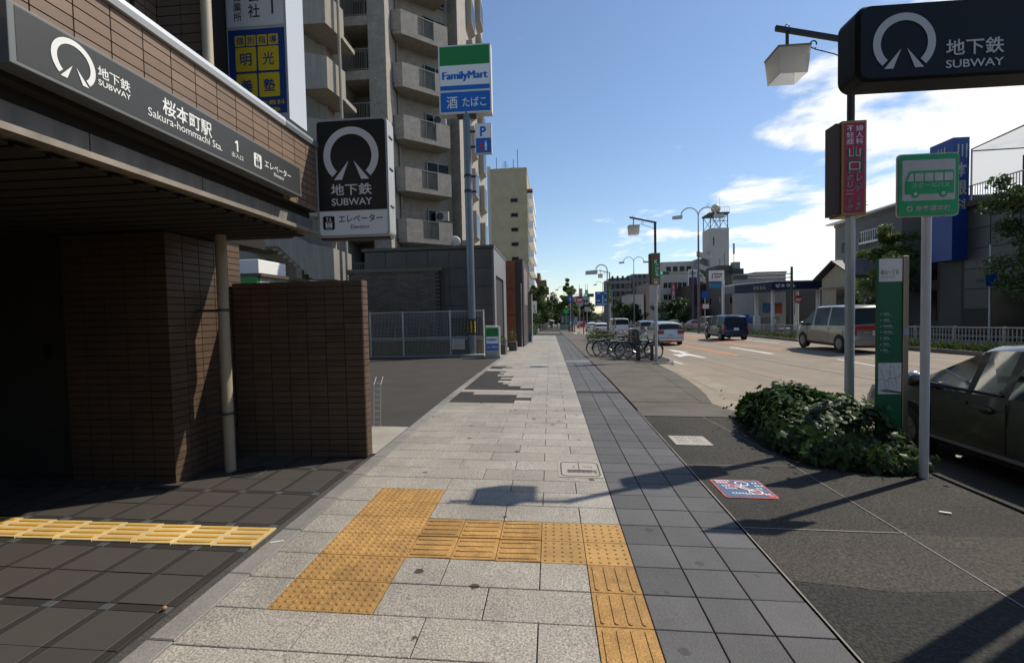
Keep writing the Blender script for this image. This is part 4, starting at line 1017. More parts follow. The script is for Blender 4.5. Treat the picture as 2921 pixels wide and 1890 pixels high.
# laundry futon over the lowest balcony parapet
o = MB(); p = Q0 + e_ * .45
pts = [(-.45, .02), (-.42, .18), (-.25, .30), (0, .34), (.25, .28), (.42, .16), (.45, .02)]
o.prism([tuple(p + e_ * a + Vector((0, 0, 6.98 - 2.82 + b))) for a, b in pts], -nrm * .4); o = o.out('bedding', mat('bedding_grey', (.42, .44, .48), .9, var=.25, vs=9), None, bevel=.04); tag(o, 'pale bundle of bedding airing on the lowest visible balcony', 'bedding')
# ------------------------------------------------------------------ outside staircase block, left of the tower
sb = thing('staircase_tower', 'grey rendered outside staircase with stepped parapets left of the tower', 'staircase', (-10, 19, 0))
MB().box(-16, 20.4, -.5, -9.2, 24, 33).out('wall', stairc, sb)
for f in range(7):
    z0 = 5.06 + 2.9 * f - 2.9
    # front parapet: sloping flight then level landing, seen from the street, with a return on the right
    pts = [(-13.2, 3.05), (-11.35, 3.05), (-9.55, 2.05), (-8.35, 1.78), (-8.35, .35), (-9.35, .36), (-11.0, 1.95), (-13.2, 1.98)]
    b = MB().prism([(x, 18.7, z0 - 2.05 + zz_) for x, zz_ in pts], (0, .16, 0)).out('flight_parapet', stairc, sb)
    MB().prism([(-8.35, 18.7, z0 - 1.70), (-8.35, 18.7, z0 - .27), (-8.02, 19.9, z0 - .42), (-8.02, 19.9, z0 - 1.82)], (-.14, .04, 0)).out('landing_parapet', stairc, b)
    MB().prism([(-9.35, 18.86, z0 - 1.69), (-8.36, 18.86, z0 - 1.70), (-8.05, 19.9, z0 - 1.82), (-8.05, 21.2, z0 - 1.82), (-9.4, 21.2, z0 - 1.69)], (0, 0, .2)).out('landing', stairc, b)
    fl = MB()
    for i in range(8): fl.box(-9.4 - .25 * i - .25, 18.87, z0 - 1.6 + .19 * i, -9.4 - .25 * i, 20.3, z0 - 1.6 + .19 * i + .16)
    fl.out('steps', stairc, b, kind='stuff')
    MB().box(-13.2, 18.87, z0 - .16, -11.4, 20.4, z0 + .02).out('landing', stairc, b)
MB().cyl((-8.0, 19.3, -.3), (-8.0, 19.3, 30), .07, n=10).out('rain_pipe', stairc, sb)
MB().box(-13.0, 19.6, -.5, -12.2, 20.3, 4.5).box(-10.7, 19.6, -.5, -10.4, 20.3, 4.1).out('lower_columns', stairc, sb, kind='stuff')
MB().box(-10.45, 19.5, 3.1, -10.25, 19.6, 3.5).out('wall_lamp', white, sb)
MB().box(-10.2, 17.3, -.4, -7.5, 17.5, 2.95).out('yard_wall', concrete, sb); 
# convenience store behind the tiled wall
cs_ = thing('convenience_store', 'convenience store with green and white fascia glimpsed above the tiled wall', 'shop', (-9, 12, 0))
MB().box(-16, 11.02, -.2, -7.05, 16, 2.95).out('wall', concrete, cs_); MB().box(-16, 10.95, 2.86, -6.95, 16.1, 2.96).out('roof_edge', mat('roof_brown', (.08, .06, .045), .6), cs_)
MB().box(-16, 10.90, 2.58, -7.06, 11.0, 2.855).out('green_fascia', mat('fascia_green', (.01, .27, .04), .5), cs_); MB().box(-16, 10.90, 2.1, -7.06, 11.0, 2.575).out('white_fascia', white, cs_)
MB().box(-7.75, 10.89, 2.1, -7.70, 10.91, 2.86).out('fascia_joint', steel, cs_); MB().box(-9.2, 11.3, 2.96, -7.25, 12.8, 3.42).out('roof_unit', white, cs_, bevel=.03)
lb2 = thing('ramp_wall', 'low concrete ramp parapet above the tiled wall', 'wall', (-6, 13, 0))
MB().prism([(-8.5, 13.0, -.3), (-5.0, 13.0, -.3), (-5.0, 13.0, 1.95), (-6.35, 13.0, 2.60), (-8.5, 13.0, 2.60)], (0, .2, 0)).out('parapet', concrete, lb2)
MB().prism([(-6.7, 17.6, -.3), (-3.6, 17.6, -.3), (-3.6, 17.6, 2.95), (-7.1, 17.6, 2.65)], (0, .2, 0)).out('rear_parapet', concrete, lb2)
# ------------------------------------------------------------------ dark granite gate building beside the lot
gran = mat('dark_granite', (.085, .075, .066), .55, var=.22, vs=1.6, speck=.1, ss=30); granj = mat('granite_joint', (.03, .027, .024), .9)
grl = mat('grey_granite', (.20, .20, .205), .5, var=.1); brk = mat('dark_brick', (.115, .092, .075), .75, rnd=.22, var=.15, vs=12)
gb = thing('granite_building', 'low dark granite building with a tall street portal behind the mesh fence', 'building', (-3.5, 18, -.2))
MB().box(-6.2, 17.03, -.4, -.78, 22.2, 4.33).out('wall', granj, gb)
for r in range(6):
    for c in range(6):
        x0 = -6.2 + c * .905; z0 = -.35 + r * .775
        if x0 < -3.2 and z0 < 3.3 and False: continue
        MB().box(x0 + .008, 17.0, z0 + .008, x0 + .897, 17.03, min(z0 + .767, 4.33)).out('granite_panel', gran, gb)
MB().box(-6.3, 16.94, 4.33, -.68, 22.3, 4.45).out('coping', gran, gb)
pm_ = [(-.78, 17.03, -.4), (-.78, 17.75, -.4), (-.78, 17.75, 3.2), (-.78, 20.7, 3.2), (-.78, 20.7, -.4), (-.78, 22.2, -.4), (-.78, 22.2, 4.33), (-.78, 17.03, 4.33)]
for y0, y1, za, zb in ((17.03, 17.62, -.4, 4.33), (20.9, 22.2, -.4, 4.33), (17.62, 20.9, 3.25, 4.33)): MB().box(-.779, y0, za, -.70, y1, zb).out('portal_panel', grl, gb)
MB().box(-.779, 17.64, -.4, -.775, 20.88, 3.24).out('portal_recess', deep, gb)
MB().box(-6.8, 16.74, -.4, -2.95, 17.0, 3.42).out('brick_bay', granj, gb); MB().box(-6.9, 16.66, 3.42, -2.85, 17.0, 3.56).out('bay_coping', mat('coping_brown', (.13, .10, .075), .7), gb)
bme = MB().box(-.158, -.02, -.036, .158, 0, .036).mesh('brick', brk); n = 0
holes = [(-4.9, -4.35, .2, 1.15), (-3.9, -3.45, .2, 1.15)]; fb = MB()
for r in range(46):
    z = 3.38 - r * .081
    for c in range(13):
        x = -3.12 - c * .325 - (.162 if r % 2 else 0)
        if x < -6.75 or any(a - .16 < x < b + .16 and zb > z > za for a, b, za, zb in holes): continue
        if n < 298: inst(bme, 'brick', gb, Vector((x, 16.74, z)) - gb.location); n += 1
        else: fb.box(x - .158, 16.72, z - .036, x + .158, 16.74, z + .036)
fb.out('lower_bricks', brk, gb, kind='stuff')
for a, b, za, zb in holes:
    w_ = MB().box(a, 16.70, za, b, 16.745, zb).out('bay_window', mat('dull_frame', (.16, .14, .11), .5), gb); MB().box(a + .05, 16.69, za + .05, b - .05, 16.702, zb - .05).out('pane', mat('ochre_glass', (.09, .07, .03), .2), w_)
w_ = MB().box(-2.75, 16.96, .0, -1.2, 17.0, 1.55).out('shop_window', mat('dull_frame2', (.09, .08, .07), .5), gb); MB().box(-2.68, 16.95, .06, -1.27, 16.958, 1.48).out('pane', dkglass, w_)
# brick garden wall line seen through the fence
ywl = MB().box(-5.8, 16.62, -.3, -1.2, 16.68, .62).out('garden_wall', mat('ochre_wall', (.17, .13, .07), .8, var=.2), gb)
# orange panelled building next to it
ob = thing('orange_panel_building', 'narrow building with rust orange panels beside the granite portal', 'building', (-.6, 25, -.3))
MB().box(-3, 24.5, -.5, -.36, 30, 4.62).out('wall', deep, ob)
for z0, z1 in ((-.3, 1.5), (1.53, 3.0), (3.03, 4.6)): MB().box(-1.2, 24.44, z0, -.38, 24.5, z1).out('orange_panel', mat('rust_panel', (.25, .075, .03), .7, var=.12), ob)
MB().box(-.36, 24.6, -.5, .06, 31, 4.7).out('dark_pier', mat('pier_brown', (.055, .045, .04), .6), ob); MB().box(.061, 25.2, 2.1, .09, 29, 4.3).out('grey_panel', mat('mauve_panel', (.19, .16, .16), .6), ob)
MB().cyl((-.05, 24.4, -.3), (-.05, 24.4, 3.3), .03, n=8).out('pipe', steel, ob)
gw = thing('gate_wall', 'dark stone gate wall at the pavement edge past the planters', 'wall', (-.4, 26, -.4))
MB().box(-1.5, 26, -.6, -.52, 26.4, 1.5).box(-.52, 26, -.6, -.36, 26.5, 1.5).out('stone', gran, gw, kind='stuff'); MB().box(-1.55, 25.95, 1.3, -.34, 26.5, 1.52).out('cap', gran, gw)
MB().box(-.358, 26.0, .0, -.34, 26.45, 1.3).out('brown_edge', mat('rust_edge', (.30, .14, .05), .6), gw)
bd = thing('display_board', 'tall pale map display board at the pavement edge past the gate wall', 'notice board', (.15, 30, -.4))
MB().box(-.02, 30, .1, .30, 30.15, 2.9).out('panel', mat('board_ochre', (.22, .21, .15), .6, var=.3, vs=3), bd); MB().box(.30, 29.95, -.5, .36, 30.2, 2.9).out('edge_post', white, bd); MB().box(-.06, 29.96, -.4, .28, 30.0, .15).out('teal_base', mat('teal', (.01, .12, .12), .5), bd)
ws = thing('hanging_shop_sign', 'small white projecting shop sign beside the pavement trees', 'sign', (.2, 40, 2))
MB().box(.0, 40, 1.6, .38, 40.1, 2.68).out('case', white, ws); P = Plane((0, 40, 0)); k = MB(); P.arc(k, .19, 1.78, .06, .11, 0, 360, .006, 14); P.vtext(k, '営業', .16, 2.35, 1.95, .14, .006, .02); k.out('mark', black, ws); MB().box(-.3, 40.03, 2.2, .0, 40.07, 2.26).out('arm', steel, ws)
# planters with clipped shrubs
shm = mat('shrub_leaf', (.06, .10, .025), .5, rnd=.0, var=.4, vs=10, trans=.2)
def leafball(mb, c, rx, ry, rz, n, s, rnd, hollow=.55):
    for i in range(n):
        a = rnd.uniform(0, 2 * PI); b = math.acos(rnd.uniform(-1, 1)); rr = rnd.uniform(hollow, 1) ** .6
        p = Vector((c[0] + rx * rr * math.sin(b) * math.cos(a), c[1] + ry * rr * math.sin(b) * math.sin(a), c[2] + rz * rr * math.cos(b)))
        u = Vector((rnd.gauss(0, 1), rnd.gauss(0, 1), rnd.gauss(0, .6))).normalized(); v = u.cross(Vector((rnd.gauss(0, 1), rnd.gauss(0, 1), rnd.gauss(0, 1)))).normalized(); k = s * rnd.uniform(.6, 1.3)
        mb.face([p - u * k, p - v * k * .45, p + u * k, p + v * k * .45])
    return mb
for i, (x0, x1, y, zt, sh, lab) in enumerate(((-.72, -.40, 18.1, .08, .22, 'nearer low dark stone planter with a small shrub by the portal'), (-.48, -.10, 20.6, .18, .38, 'farther dark stone planter with a rounded green shrub by the portal'))):
    g = gz(0, y); pt = thing('planter', lab, 'planter', ((x0 + x1) / 2, y, g), 0, 'planters by the granite portal')
    MB().box(x0, y, g - .05, x1, y + .7, g + .45).out('trough', gran, pt, bevel=.01)
    leafball(MB(), ((x0 + x1) / 2 - .03, y + .35, g + .45 + sh * .6), .22, .36, sh, 420, .035, random.Random(i)).out('shrub', shm, pt, kind='stuff')
# ------------------------------------------------------------------ left side of the street further off
bt = thing('beige_tower', 'beige tiled apartment block with four small windows and white side balconies', 'apartment building', (-6, 95, -2))
bgt = mat('beige_tile', (.36, .31, .20), .8, var=.12, vs=.6, speck=.06, ss=5)
MB().box(-9.82, 92, -3, -2.6, 112, 30.2).out('wall', bgt, bt); MB().box(-10.6, 92.6, -3, -9.82, 100, 31.2).out('lift_shaft', mat('pale_render', (.5, .5, .48), .8), bt)
MB().box(-9.9, 91.95, 30.2, -2.55, 112, 30.5).out('parapet', bgt, bt)
for f in range(9):
    z = 27.0 - 2.9 * f
    if f in (1, 2, 3, 4, 5, 6):
        w_ = MB().box(-5.9, 91.9, z - .35, -4.5, 92.02, z + .4).out('window', dkgrey, bt); MB().box(-5.8, 91.88, z - .25, -4.6, 91.9, z + .3).out('pane', dkglass, bt)
    b = MB().box(-2.6, 92.2, z - 2.6, -1.45, 111, z - 1.25).out('side_balcony', white, bt)
    MB().box(-2.0, 92.15, z - 2.3, -1.9, 92.2, z - 2.15).out('red_mark', mat('mark_red2', (.5, .03, .02), .5), b)
MB().box(-2.6, 92.2, 25.5, -1.5, 96, 26.3).out('balcony_roof', mat('roof_rust', (.25, .07, .03), .7), bt)
tk = MB().cyl((-5.6, 97, 30.4), (-5.6, 97, 31.9), 1.0, n=16).out('water_tank', white, bt, smooth=30)
for x, h, in ((-9.0, 34), (-5.5, 33.5), (-4.6, 35.5)): MB().cyl((x, 96, 30), (x, 96, h), .07, n=6).out('mast', dkgrey, bt)
k = MB(); k.cyl((-7.2, 96, 30), (-7.2, 96, 33.2), .05, n=6)
for i in range(5): k.box(-8.0 + .1 * i, 95.97, 31.6 + .35 * i, -6.4 - .1 * i, 96.03, 31.66 + .35 * i)
k.out('aerial', dkgrey, bt, kind='stuff')
def block(name, label, x0, x1, y0, y1, z0, z1, m, cols=0, rows=0, wcols=0, face='S', ww=.9, wh=1.1, zb=1.0, fh=2.9, parapet=True, frame=None, margin=.6):
    b = thing(name, label, 'building', ((x0 + x1) / 2, (y0 + y1) / 2, z0))
    MB().box(x0, y0, z0, x1, y1, z1).out('wall', m, b)
    if parapet: MB().box(x0 - .08, y0 - .08, z1, x1 + .08, y1 + .08, z1 + .25).out('parapet', m, b)
    fr = frame or mat('window_frame_grey', (.30, .30, .29), .5)
    if cols and rows:
        f_ = MB().box(-ww / 2 - .05, -.05, -.05, ww / 2 + .05, .02, wh + .05).mesh('window', fr); p_ = MB().box(-ww / 2, -.06, 0, -.02, -.045, wh).box(.02, -.06, 0, ww / 2, -.045, wh).mesh('pane', dkglass)
        f2 = MB().box(-.05, -ww / 2 - .05, -.05, .02, ww / 2 + .05, wh + .05).mesh('window', fr); p2 = MB().box(-.06, -ww / 2, 0, -.045, -.02, wh).box(-.06, .02, 0, -.045, ww / 2, wh).mesh('pane', dkglass)
        for r in range(rows):
            z = z0 + zb + fh * r
            for c in range(cols):
                x = x0 + margin + (x1 - x0 - 2 * margin) * (c + .5) / cols; o = inst(f_, 'window', b, Vector((x, y0, z)) - b.location); inst(p_, 'pane', o, (0, 0, 0))
            for c in range(wcols):
                y = y0 + margin + (y1 - y0 - 2 * margin) * (c + .5) / wcols; o = inst(f2, 'window', b, Vector((x0, y, z)) - b.location); inst(p2, 'pane', o, (0, 0, 0))
    return b
bb = block('brown_apartment', 'stepped brown apartment block beyond the beige tower', -6, -1.0, 122, 140, -4, 11.8, mat('brown_apartment_tile', (.16, .095, .06), .8), 4, 5)
MB().box(-6, 128, 11.8, -2.6, 140, 14.6).out('upper_step', MATS['brown_apartment_tile'], bb); MB().box(-1.0, 122, 6.5, .7, 150, 10.2).out('side_wing', MATS['brown_apartment_tile'], bb)
for i in range(4): MB().box(.7, 123, -.5 + 2.6 * i, 1.3, 149, .6 + 2.6 * i).out('side_balcony', MATS['brown_apartment_tile'], bb)
block('pale_house', 'small pale house between the pavement trees and brown apartments', -2, 1.0, 104, 118, -4, 3.8, mat('pale_render2', (.42, .38, .32), .8), 2, 2)
sa = thing('shop_awning', 'white shop awning over the far left pavement', 'awning', (1.4, 96, -.2)); MB().prism([(.2, 95, .35), (2.4, 95, -.15), (2.4, 95, -.25), (.2, 95, .2)], (0, 5, 0)).out('canvas', white, sa); MB().cyl((2.3, 95, -1.9), (2.3, 95, -.2), .04, n=6).out('post', steel, sa)
# ------------------------------------------------------------------ far side of the road: buildings
wtile = mat('white_render', (.42, .41, .385), .85, var=.06, vs=1, streak=.1); lgrey = mat('light_grey_render', (.25, .25, .245), .85, var=.06, vs=1, streak=.12)
dpanel = mat('dark_panel', (.050, .052, .052), .4, rnd=.22, var=.1); creamr = mat('cream_render', (.42, .37, .27), .85, var=.08, streak=.15); brownr = mat('brown_render', (.105, .085, .072), .85, var=.1, vs=1)
rooft = mat('roof_tile', (.085, .08, .075), .6, rnd=.25); dgrey = mat('dull_grey_render', (.062, .060, .057), .85, var=.08)
b1 = thing('panelled_clinic_building', 'dark panelled building with rooftop fence at the right edge of the street', 'building', (31, 26, -.1))
MB().box(29.06, -45, -.3, 44, 31.5, 7.9).out('wall', deep, b1)  # wall and roof edge run on out of view to block sky light
pmx = MB().box(-.05, -.90, -.62, 0, .90, .62).mesh('wall_panel', dpanel)
for r in range(5):
    for c in range(10):
        y = 30.3 - c * 1.86; z = 7.05 - r * 1.29
        if r == 4 and c in (1, 2, 4): continue
        inst(pmx, 'wall_panel', b1, Vector((29.055, y, z)) - b1.location)
MB().box(28.8, -45, 7.9, 44, 31.7, 8.25).out('roof_edge', dgrey, b1)
k = MB()
for i in range(100): y = 31.4 - i * .18; k.box(29.0, y, 8.25, 29.03, y + .03, 9.2)
k.out('roof_railing_bars', galv, b1, kind='stuff'); MB().box(28.98, 12, 9.2, 29.05, 31.5, 9.26).out('roof_rail', galv, b1)
MB().box(30.6, 12, 8.2, 40, 29.2, 10.6).out('roof_room', dgrey, b1)
k = MB()
for p, q in (((29.1, 30.9, 8.2), (29.1, 30.9, 11.6)), ((29.1, 25.5, 8.2), (29.1, 25.5, 12.1)), ((29.1, 30.9, 11.6), (29.1, 16, 12.6)), ((29.1, 30.9, 11.5), (36, 30.9, 11.6)), ((29.1, 25.5, 12.0), (36, 25.5, 12.2))): k.cyl(p, q, .05, n=8)
k.out('net_frame', galv, b1, kind='stuff')
netm = bpy.data.materials.new('net_mesh'); netm.use_nodes = True; t_ = netm.node_tree; t_.nodes.clear()
o_ = t_.nodes.new('ShaderNodeOutputMaterial'); m1 = t_.nodes.new('ShaderNodeMixShader'); m1.inputs[0].default_value = .38; a_ = t_.nodes.new('ShaderNodeBsdfTransparent'); d_ = t_.nodes.new('ShaderNodeBsdfDiffuse'); d_.inputs[0].default_value = (.45, .45, .44, 1)
t_.links.new(a_.outputs[0], m1.inputs[1]); t_.links.new(d_.outputs[0], m1.inputs[2]); t_.links.new(m1.outputs[0], o_.inputs[0])
k = MB(); k.face([(29.1, 30.9, 11.5), (29.1, 25.5, 12.0), (36, 25.5, 12.1), (36, 30.9, 11.5)]); k.face([(29.1, 25.5, 12.0), (29.1, 16, 12.5), (36, 16, 12.5), (36, 25.5, 12.1)]); k.face([(29.12, 30.9, 11.5), (29.12, 30.9, 9.3), (36, 30.9, 9.3), (36, 30.9, 11.5)]); k.out('net', netm, b1, kind='stuff')
for y, wd in ((28.0, 1.2), (24.5, 2.0)): MB().box(29.0, y - wd, -.1, 29.03, y + wd, 2.3).out('ground_window', dkglass, b1)
MB().box(28.4, 20, 2.9, 29.0, 29.6, 3.15).out('entrance_canopy', dgrey, b1)
MB().box(29.1, 31.5, -.3, 40, 33.3, 8.6).out('stair_bay', mat('bay_dark', (.035, .035, .036), .5), b1)
rs = thing('rooftop_sign', 'tall blue eye clinic sign tower rising from the dark panelled roof', 'sign', (28.6, 31.8, 8))
MB().box(28.05, 31.0, 4.5, 29.05, 32.9, 12.45).out('sign_tower', mat('tower_blue', (.012, .045, .22), .4), rs)
lb3 = mat('letter_stone', (.42, .40, .34), .5); P = Plane((28.55, 31.0, 0)); Q = Plane((28.05, 31.95, 0), (0, -1, 0))
for pp in (P, Q):
    k = MB(); pp.vtext(k, '川本眼科', .0, 12.15, 7.4, .72, .02, .03, .2); k.out('lettering', lb3, rs)
# grey office with vertical window slots, then the paler office behind
b2 = thing('slot_window_office', 'grey office with tall vertical window slots left of the dark panelled building', 'building', (31, 35, -.1))
MB().box(30, 33.4, -.3, 42, 38.2, 9.2).out('wall', dgrey, b2)
for z in (.4, 3.4, 6.2): w_ = MB().box(29.95, 34.7, z, 30.0, 35.5, z + 2.2).out('window', dkglass, b2)
for i in range(3): MB().box(29.97, 33.5, 2.7 + 2.9 * i, 30.0, 38.1, 2.76 + 2.9 * i).out('panel_joint', deep, b2)
b3 = block('pale_grey_office', 'pale grey four storey office behind the little tiled house', 33, 46, 42.6, 52.4, -1, 10.2, mat('office_grey', (.15, .15, .147), .85, var=.06, vs=1, streak=.15), 3, 3, 3, ww=1.7, wh=1.25, zb=2.2, fh=3.0)
MB().box(32.2, 42.0, 10.5, 46, 52.8, 10.65).out('eaves', white, b3)
k = MB(); k.cyl((34, 50, 10.6), (34, 50, 13.2), .04, n=6)
for i in range(4): k.box(33.1 + .15 * i, 49.97, 12.1 + .28 * i, 34.9 - .15 * i, 50.03, 12.15 + .28 * i)
k.out('aerial', dkgrey, b3, kind='stuff')
r_ = MB()
for i in range(14): r_.box(32.6, 43.2 + .32 * i, 7.9, 32.64, 43.24 + .32 * i, 8.9)
r_.box(32.58, 43.1, 8.9, 32.66, 47.6, 8.96).box(32.5, 43.1, 7.7, 33, 47.6, 7.9); r_.out('balcony_railing', white, b3, kind='stuff')
hs = thing('tiled_house', 'small cream two storey house with a dark tiled roof', 'house', (30, 44, -.3))
MB().box(28.3, 41.2, -.4, 33.5, 46.3, 4.3).out('wall', creamr, hs)
ry = 43.75
for s in (-1, 1):
    MB().prism([(27.7, ry + s * 3.1, 4.15), (34, ry + s * 3.1, 4.15), (34, ry, 5.75), (27.7, ry, 5.75)][::s], (0, 0, .08)).out('roof_slope', mat('roof_under', (.06, .055, .05), .7), hs)
    tm = MB()
    for r in range(9):
        for c in range(16):
            f0 = r / 9; y = ry + s * 3.1 * (1 - f0); z = 4.24 + 1.6 * f0; x = 27.7 + c * .394
            tm.obox((x, y, z), (.36, 0, 0), (0, -s * .36, .18), (0, 0, .05))
    tm.out('roof_tiles', rooft, hs, kind='stuff')
MB().prism([(28.3, 41.2, 4.3), (28.3, 46.3, 4.3), (28.3, ry, 5.6)], (.1, 0, 0)).out('gable', creamr, hs)
w_ = MB().box(28.24, 42.0, 1.75, 28.3, 43.9, 3.2).out('window', mat('wood_frame', (.07, .05, .035), .6), hs); MB().box(28.22, 42.1, 1.85, 28.24, 42.92, 3.1).box(28.22, 42.98, 1.85, 28.24, 43.8, 3.1).out('pane', dkglass, w_)
MB().box(27.9, 41.3, .95, 28.35, 46.2, 1.1).out('lower_eave', MATS['roof_under'], hs)
MB().box(27.95, 41.4, 3.35, 28.3, 46.1, 3.45).out('window_hood', creamr, hs)
sh = thing('corner_shop', 'single storey shop with a pale blue signboard under the street tree', 'shop', (30, 40, -.2))
MB().box(29.2, 38.4, -.3, 32, 41.1, 2.3).out('wall', dgrey, sh); MB().box(28.9, 38.5, 1.35, 29.2, 41.0, 2.2).out('signboard', mat('sky_sign', (.30, .42, .50), .5), sh); MB().box(28.85, 38.5, .75, 29.2, 41.0, 1.3).out('awning', fmblue, sh)
P = Plane((28.9, 41.0, 1.35), (0, -1, 0)); k = MB(); P.text(k, 'サンシバ', .4, .2, 2.1, .65, .01, .02); k.out('lettering', mat('navy_ink', (.03, .06, .16), .5), sh)
# petrol station
gs = thing('petrol_station', 'petrol station with a dark blue canopy and white pillars across the road', 'petrol station', (27, 54, -.8))
nav = mat('canopy_navy', (.012, .022, .055), .4)
MB().prism([(22.9, 54, 3.42), (26.1, 52, 3.60), (32.5, 52, 3.55), (32.5, 60, 3.6), (24, 60, 3.5)], (0, 0, .92)).out('canopy', nav, gs)
MB().prism([(22.85, 53.95, 4.30), (26.1, 51.95, 4.48), (32.5, 51.95, 4.43), (32.5, 60, 4.43), (24, 60, 4.43)], (0, 0, .10)).out('canopy_trim', white, gs)
P = Plane((26.2, 51.98, 3.6)); k = MB(); P.text(k, 'ゼネラル', .25, .22, 2.45, .66, .02, .03); k.out('lettering', letter_white, gs)
d_ = Vector((26.1 - 22.9, -2, 0)).normalized(); P = Plane(Vector((22.9, 53.97, 3.46)) , d_); k = MB(); P.text(k, 'ゼネラル', 1.9, .2, 3.2, .6, .03, .03); k.out('lettering', lb3, gs)
for x, y in ((26.9, 53.5), (28.8, 53.0), (31.8, 53.5), (27, 58), (31.8, 58)): MB().cyl((x, y, -1.2), (x, y, 3.6), .20, n=12).out('pillar', white, gs)
kio = block('station_kiosk', 'pale grey rendered box behind the petrol station canopy', 28.6, 32.4, 62, 70, -1.4, 6.1, lgrey, 0, 0)
MB().box(29.2, 61.95, 4.3, 31.8, 62, 4.34).out('wall_joint', dgrey, kio)
MB().box(27.3, 57, 1.0, 28.7, 57.2, 2.2).out('poster', mat('poster_blue', (.05, .2, .4), .5, var=.5, vs=3), gs); MB().box(28.8, 57, .9, 29.6, 57.2, 2.2).out('poster', mat('poster_red', (.35, .08, .05), .5, var=.5, vs=3), gs)
for x in (25.6, 29.8): MB().box(x, 55, -1, x + .6, 55.6, .7).out('fuel_pump', white, gs)
MB().box(23.4, 53.5, -1.1, 24.3, 53.7, .9).out('blue_board', fmblue, gs)
MB().box(22.5, 58.5, -1.2, 30, 58.9, .5).out('rear_wall', lgrey, gs)
gp = thing('petrol_price_sign', 'white petrol brand sign on a tall white pole with a red outline mark', 'sign', (22.4, 56, -1))
MB().box(20.75, 56, 4.95, 22.45, 56.25, 6.22).out('sign_case', white, gp); MB().box(20.8, 56, 4.15, 22.1, 56.2, 4.7).out('lower_panel', mat('cyan_panel', (.05, .25, .42), .5), gp); MB().cyl((22.35, 56.1, -1.2), (22.35, 56.1, 5.0), .16, n=12).out('pole', white, gp)
P = Plane((21.6, 56, 5.58)); k = MB(); o1 = [(-.6, -.35), (-.6, .1), (-.45, .3), (.62, .3), (.5, -.1), (.3, -.25), (-.25, -.25)]; o2 = [(-.48, -.28), (-.48, .06), (-.4, .18), (.46, .18), (.4, -.05), (.26, -.13), (-.36, -.13)]
for i in range(6): P.poly(k, [o1[i], o1[i + 1], o2[i + 1], o2[i]], .01)
k.out('red_mark', mat('mark_red3', (.5, .02, .03), .5), gp); k = MB(); P.text(k, 'ゼネラル', -.32, -.08, .34, .12, .012, .03); k.out('lettering', dkgrey, gp)
# row of blocks towards the white tower
bA = block('brown_block', 'brown rendered block with aerials behind the petrol station', 31.2, 36, 80, 90, -2, 7.2, brownr, 3, 2, 2, ww=1.0, wh=1.2, zb=1.5, fh=2.9)
MB().box(31.2, 84, 7.4, 33.6, 90, 9.3).out('roof_room', brownr, bA); MB().box(33.5, 83, 7.4, 35.4, 86, 8.6).out('roof_room', dgrey, bA); MB().box(33.9, 83.5, 8.6, 35.0, 85, 9.8).out('tank', lgrey, bA)
for x, h in ((34.3, 13.2), (32.7, 11.5), (31.9, 10.5)): MB().cyl((x, 84.5, 7.3), (x, 84.5, h), .05, n=6).out('mast', dkgrey, bA)
MB().box(34.15, 84.4, 11.3, 34.45, 84.6, 13.2).out('mobile_antenna', galv, bA)
bB = block('dark_brown_block', 'windowless dark brown block carrying a white billboard', 28.6, 33.2, 90, 100, -2, 6.0, mat('dark_brown_clad', (.045, .026, .022), .7), 0, 0)
blb = thing('roof_billboard', 'white and purple roof billboard on the dark brown block', 'billboard', (30, 93, 6))
MB().box(28.6, 92, 6.3, 30.2, 92.3, 9.4).out('white_panel', white, blb); MB().box(28.65, 91.97, 6.3, 30.15, 92, 7.9).out('purple_panel', mat('purple', (.13, .03, .11), .5), blb)
P = Plane((28.6, 91.97, 6.3)); k = MB(); P.text(k, '個別ゼミ', .15, 2.0, 1.45, 2.7, .02, .03); k.out('lettering', dkgrey, blb); MB().prism([(30.2, 92.1, 9.3), (30.4, 92.1, 9.3), (33, 92.1, 6.4), (32.7, 92.1, 6.4)], (0, .15, 0)).out('brace', white, blb)
wt_ = thing('white_tower_block', 'white building with an outside stair and a tower carrying a ball tank', 'building', (36, 108, -2))
MB().box(27.2, 108, -3, 35, 122, 12.6).out('wall', wtile, wt_); MB().box(36.9, 105, -3, 41.0, 110, 19.4).out('stair_tower', wtile, wt_); MB().box(34.9, 107, -3, 37, 112, 13).out('stair_core', lgrey, wt_)
for i in range(5): MB().prism([(34.4, 105, 2.6 + 2.7 * i), (36.9, 105, 1.6 + 2.7 * i), (36.9, 105, 2.7 + 2.7 * i), (34.4, 105, 3.7 + 2.7 * i)], (0, 1.2, 0)).out('stair_flight', wtile, wt_)
MB().box(37.6, 104.95, 15.6, 37.85, 105, 17.4).out('slot_window', dkgrey, wt_)
k = MB()
for x in (37.1, 40.8):
    for y in (105.2, 109.8): k.cyl((x, y, 19.4), (x, y, 22.6), .1, n=6)
for y in (105.2, 109.8):
    for x0, x1 in ((37.1, 39), (39, 37.1), (39, 40.8), (40.8, 39)): k.cyl((x0, y, 19.5), (x1, y, 22.5), .06, n=5)
k.box(37.0, 105.1, 20.9, 40.9, 105.25, 21.0); k.out('lattice', dkgrey, wt_, kind='stuff')
MB().box(36.8, 104.8, 22.5, 41.1, 110.2, 22.8).out('platform', dgrey, wt_); MB().sphere((38.9, 107, 24.0), 1.05, 18, 12).out('ball_tank', mat('ball_cream', (.55, .50, .38), .4), wt_, smooth=True)
k = MB()
for i in range(9): k.cyl((36.9 + i * .52, 104.85, 22.8), (36.9 + i * .52, 104.85, 23.9), .03, n=4)
